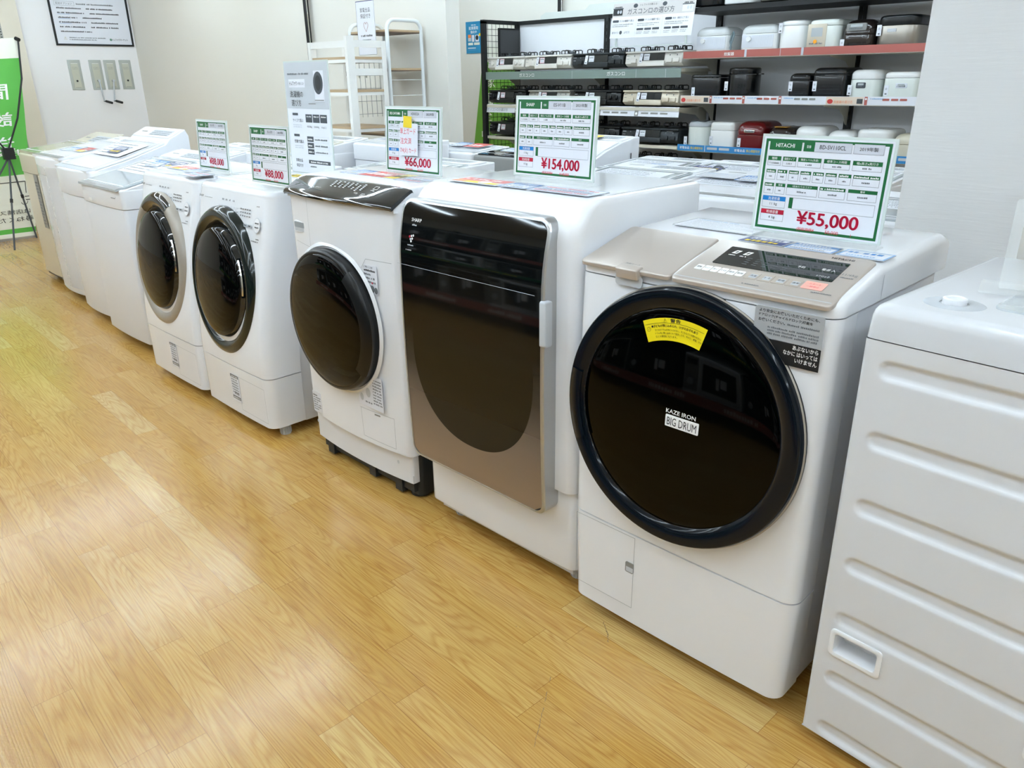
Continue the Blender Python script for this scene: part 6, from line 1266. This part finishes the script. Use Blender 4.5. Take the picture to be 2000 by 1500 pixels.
def microwave(body, label):
    m = empty('microwave_oven', (0, 0, 0), label, 'microwave oven', 'microwave ovens on the shelf across the aisle', PI)
    b = MB(); solid(b, 0, 0.46, 0, 0.34, 0.01, 0.285, body, 0.01, 0.01, rt=0.006); b.obj('body', m, 30)
    b = MB(); f_ = front(0, 0, 0); b.bslab(f_, rrect(0.015, 0.025, 0.335, 0.27, 0.006), 0, 0.010, BLACKP if body is not WHITE2 else GREYL, 0.003); d_ = b.obj('door', m, 30)
    b = MB(); b.slab(f_, rrect(0.04, 0.055, 0.31, 0.24, 0.004), 0.009, 0.0112, BLACKG); b.slab(f_, rrect(0.12, 0.11, 0.17, 0.17, 0.002), 0.011, 0.0120, PAPER); b.slab(f_, rrect(0.18, 0.09, 0.205, 0.17, 0.002), 0.011, 0.0120, PAPER); b.obj('window', d_, 0)
    b = MB(); b.slab(f_, rrect(0.35, 0.03, 0.45, 0.27, 0.004), 0, 0.004, GREYM if body is not BLACKP else CHAR); b.slab(f_, rrect(0.36, 0.21, 0.44, 0.25, 0.002), 0.003, 0.005, INKB); b.lathe(f_.sub(0.40, 0.09, 0.004), [(0.024, 0), (0.022, 0.012), (0, 0.012)], 20, GREYL); b.obj('control_panel', m, 30)
    return m
mk = [microwave(WHITE2, 'white microwave oven on the shelf across the aisle'), microwave(BLACKP, 'black microwave oven on the shelf across the aisle'), microwave(GREYM, 'grey microwave oven on the shelf across the aisle')]
for q in mk: q['group'] = q['label'] + 's'
used = [False]*3; r_ = random.Random(5)
for z in (0.142, 0.602, 1.022):
    for i in range(12):
        x = -5.4+0.49*(i+1)
        k = r_.choice((0, 1, 1, 2, 2)) 
        if not used[k]: mk[k].location = (x, -0.51, z); used[k] = True
        else: dup(mk[k], (x, -0.51, z), mk[k]['label'])
# ---- scuffs on the floor
b = MB(); ff0 = top(0, 0, 0); SC_ = mat('scuff', '#8a6d42', 0.6)
def stroke(p0, p1, w0, n=8, seed=1):
    r = random.Random(seed); p0 = Vector((p0[0], p0[1], 0)); p1 = Vector((p1[0], p1[1], 0)); d = (p1-p0); nrm = Vector((-d.y, d.x, 0)).normalized()
    for k in range(n):
        if r.random() < 0.25: continue
        a = p0+d*(k/n)+nrm*r.uniform(-1, 1)*w0; c = p0+d*((k+0.9)/n)+nrm*r.uniform(-1, 1)*w0; w_ = w0*r.uniform(0.5, 1)
        b.add([a-nrm*w_+Vector((0,0,0.0006)), c-nrm*w_*0.6+Vector((0,0,0.0006)), c+nrm*w_*0.6+Vector((0,0,0.0006)), a+nrm*w_+Vector((0,0,0.0006))], [(0,1,2,3)], SC_)
stroke((-1.03, 1.157), (-0.90, 0.953), 0.0012, 14, 3); stroke((-1.058, 1.399), (-1.02, 1.37), 0.002, 4, 2); stroke((-1.02, 1.37), (-0.99, 1.336), 0.002, 5, 5); stroke((-1.22, 1.22), (-1.205, 1.225), 0.0012, 3, 9)
o = b.obj('scuff_marks', None, 0); o['kind'] = 'structure'
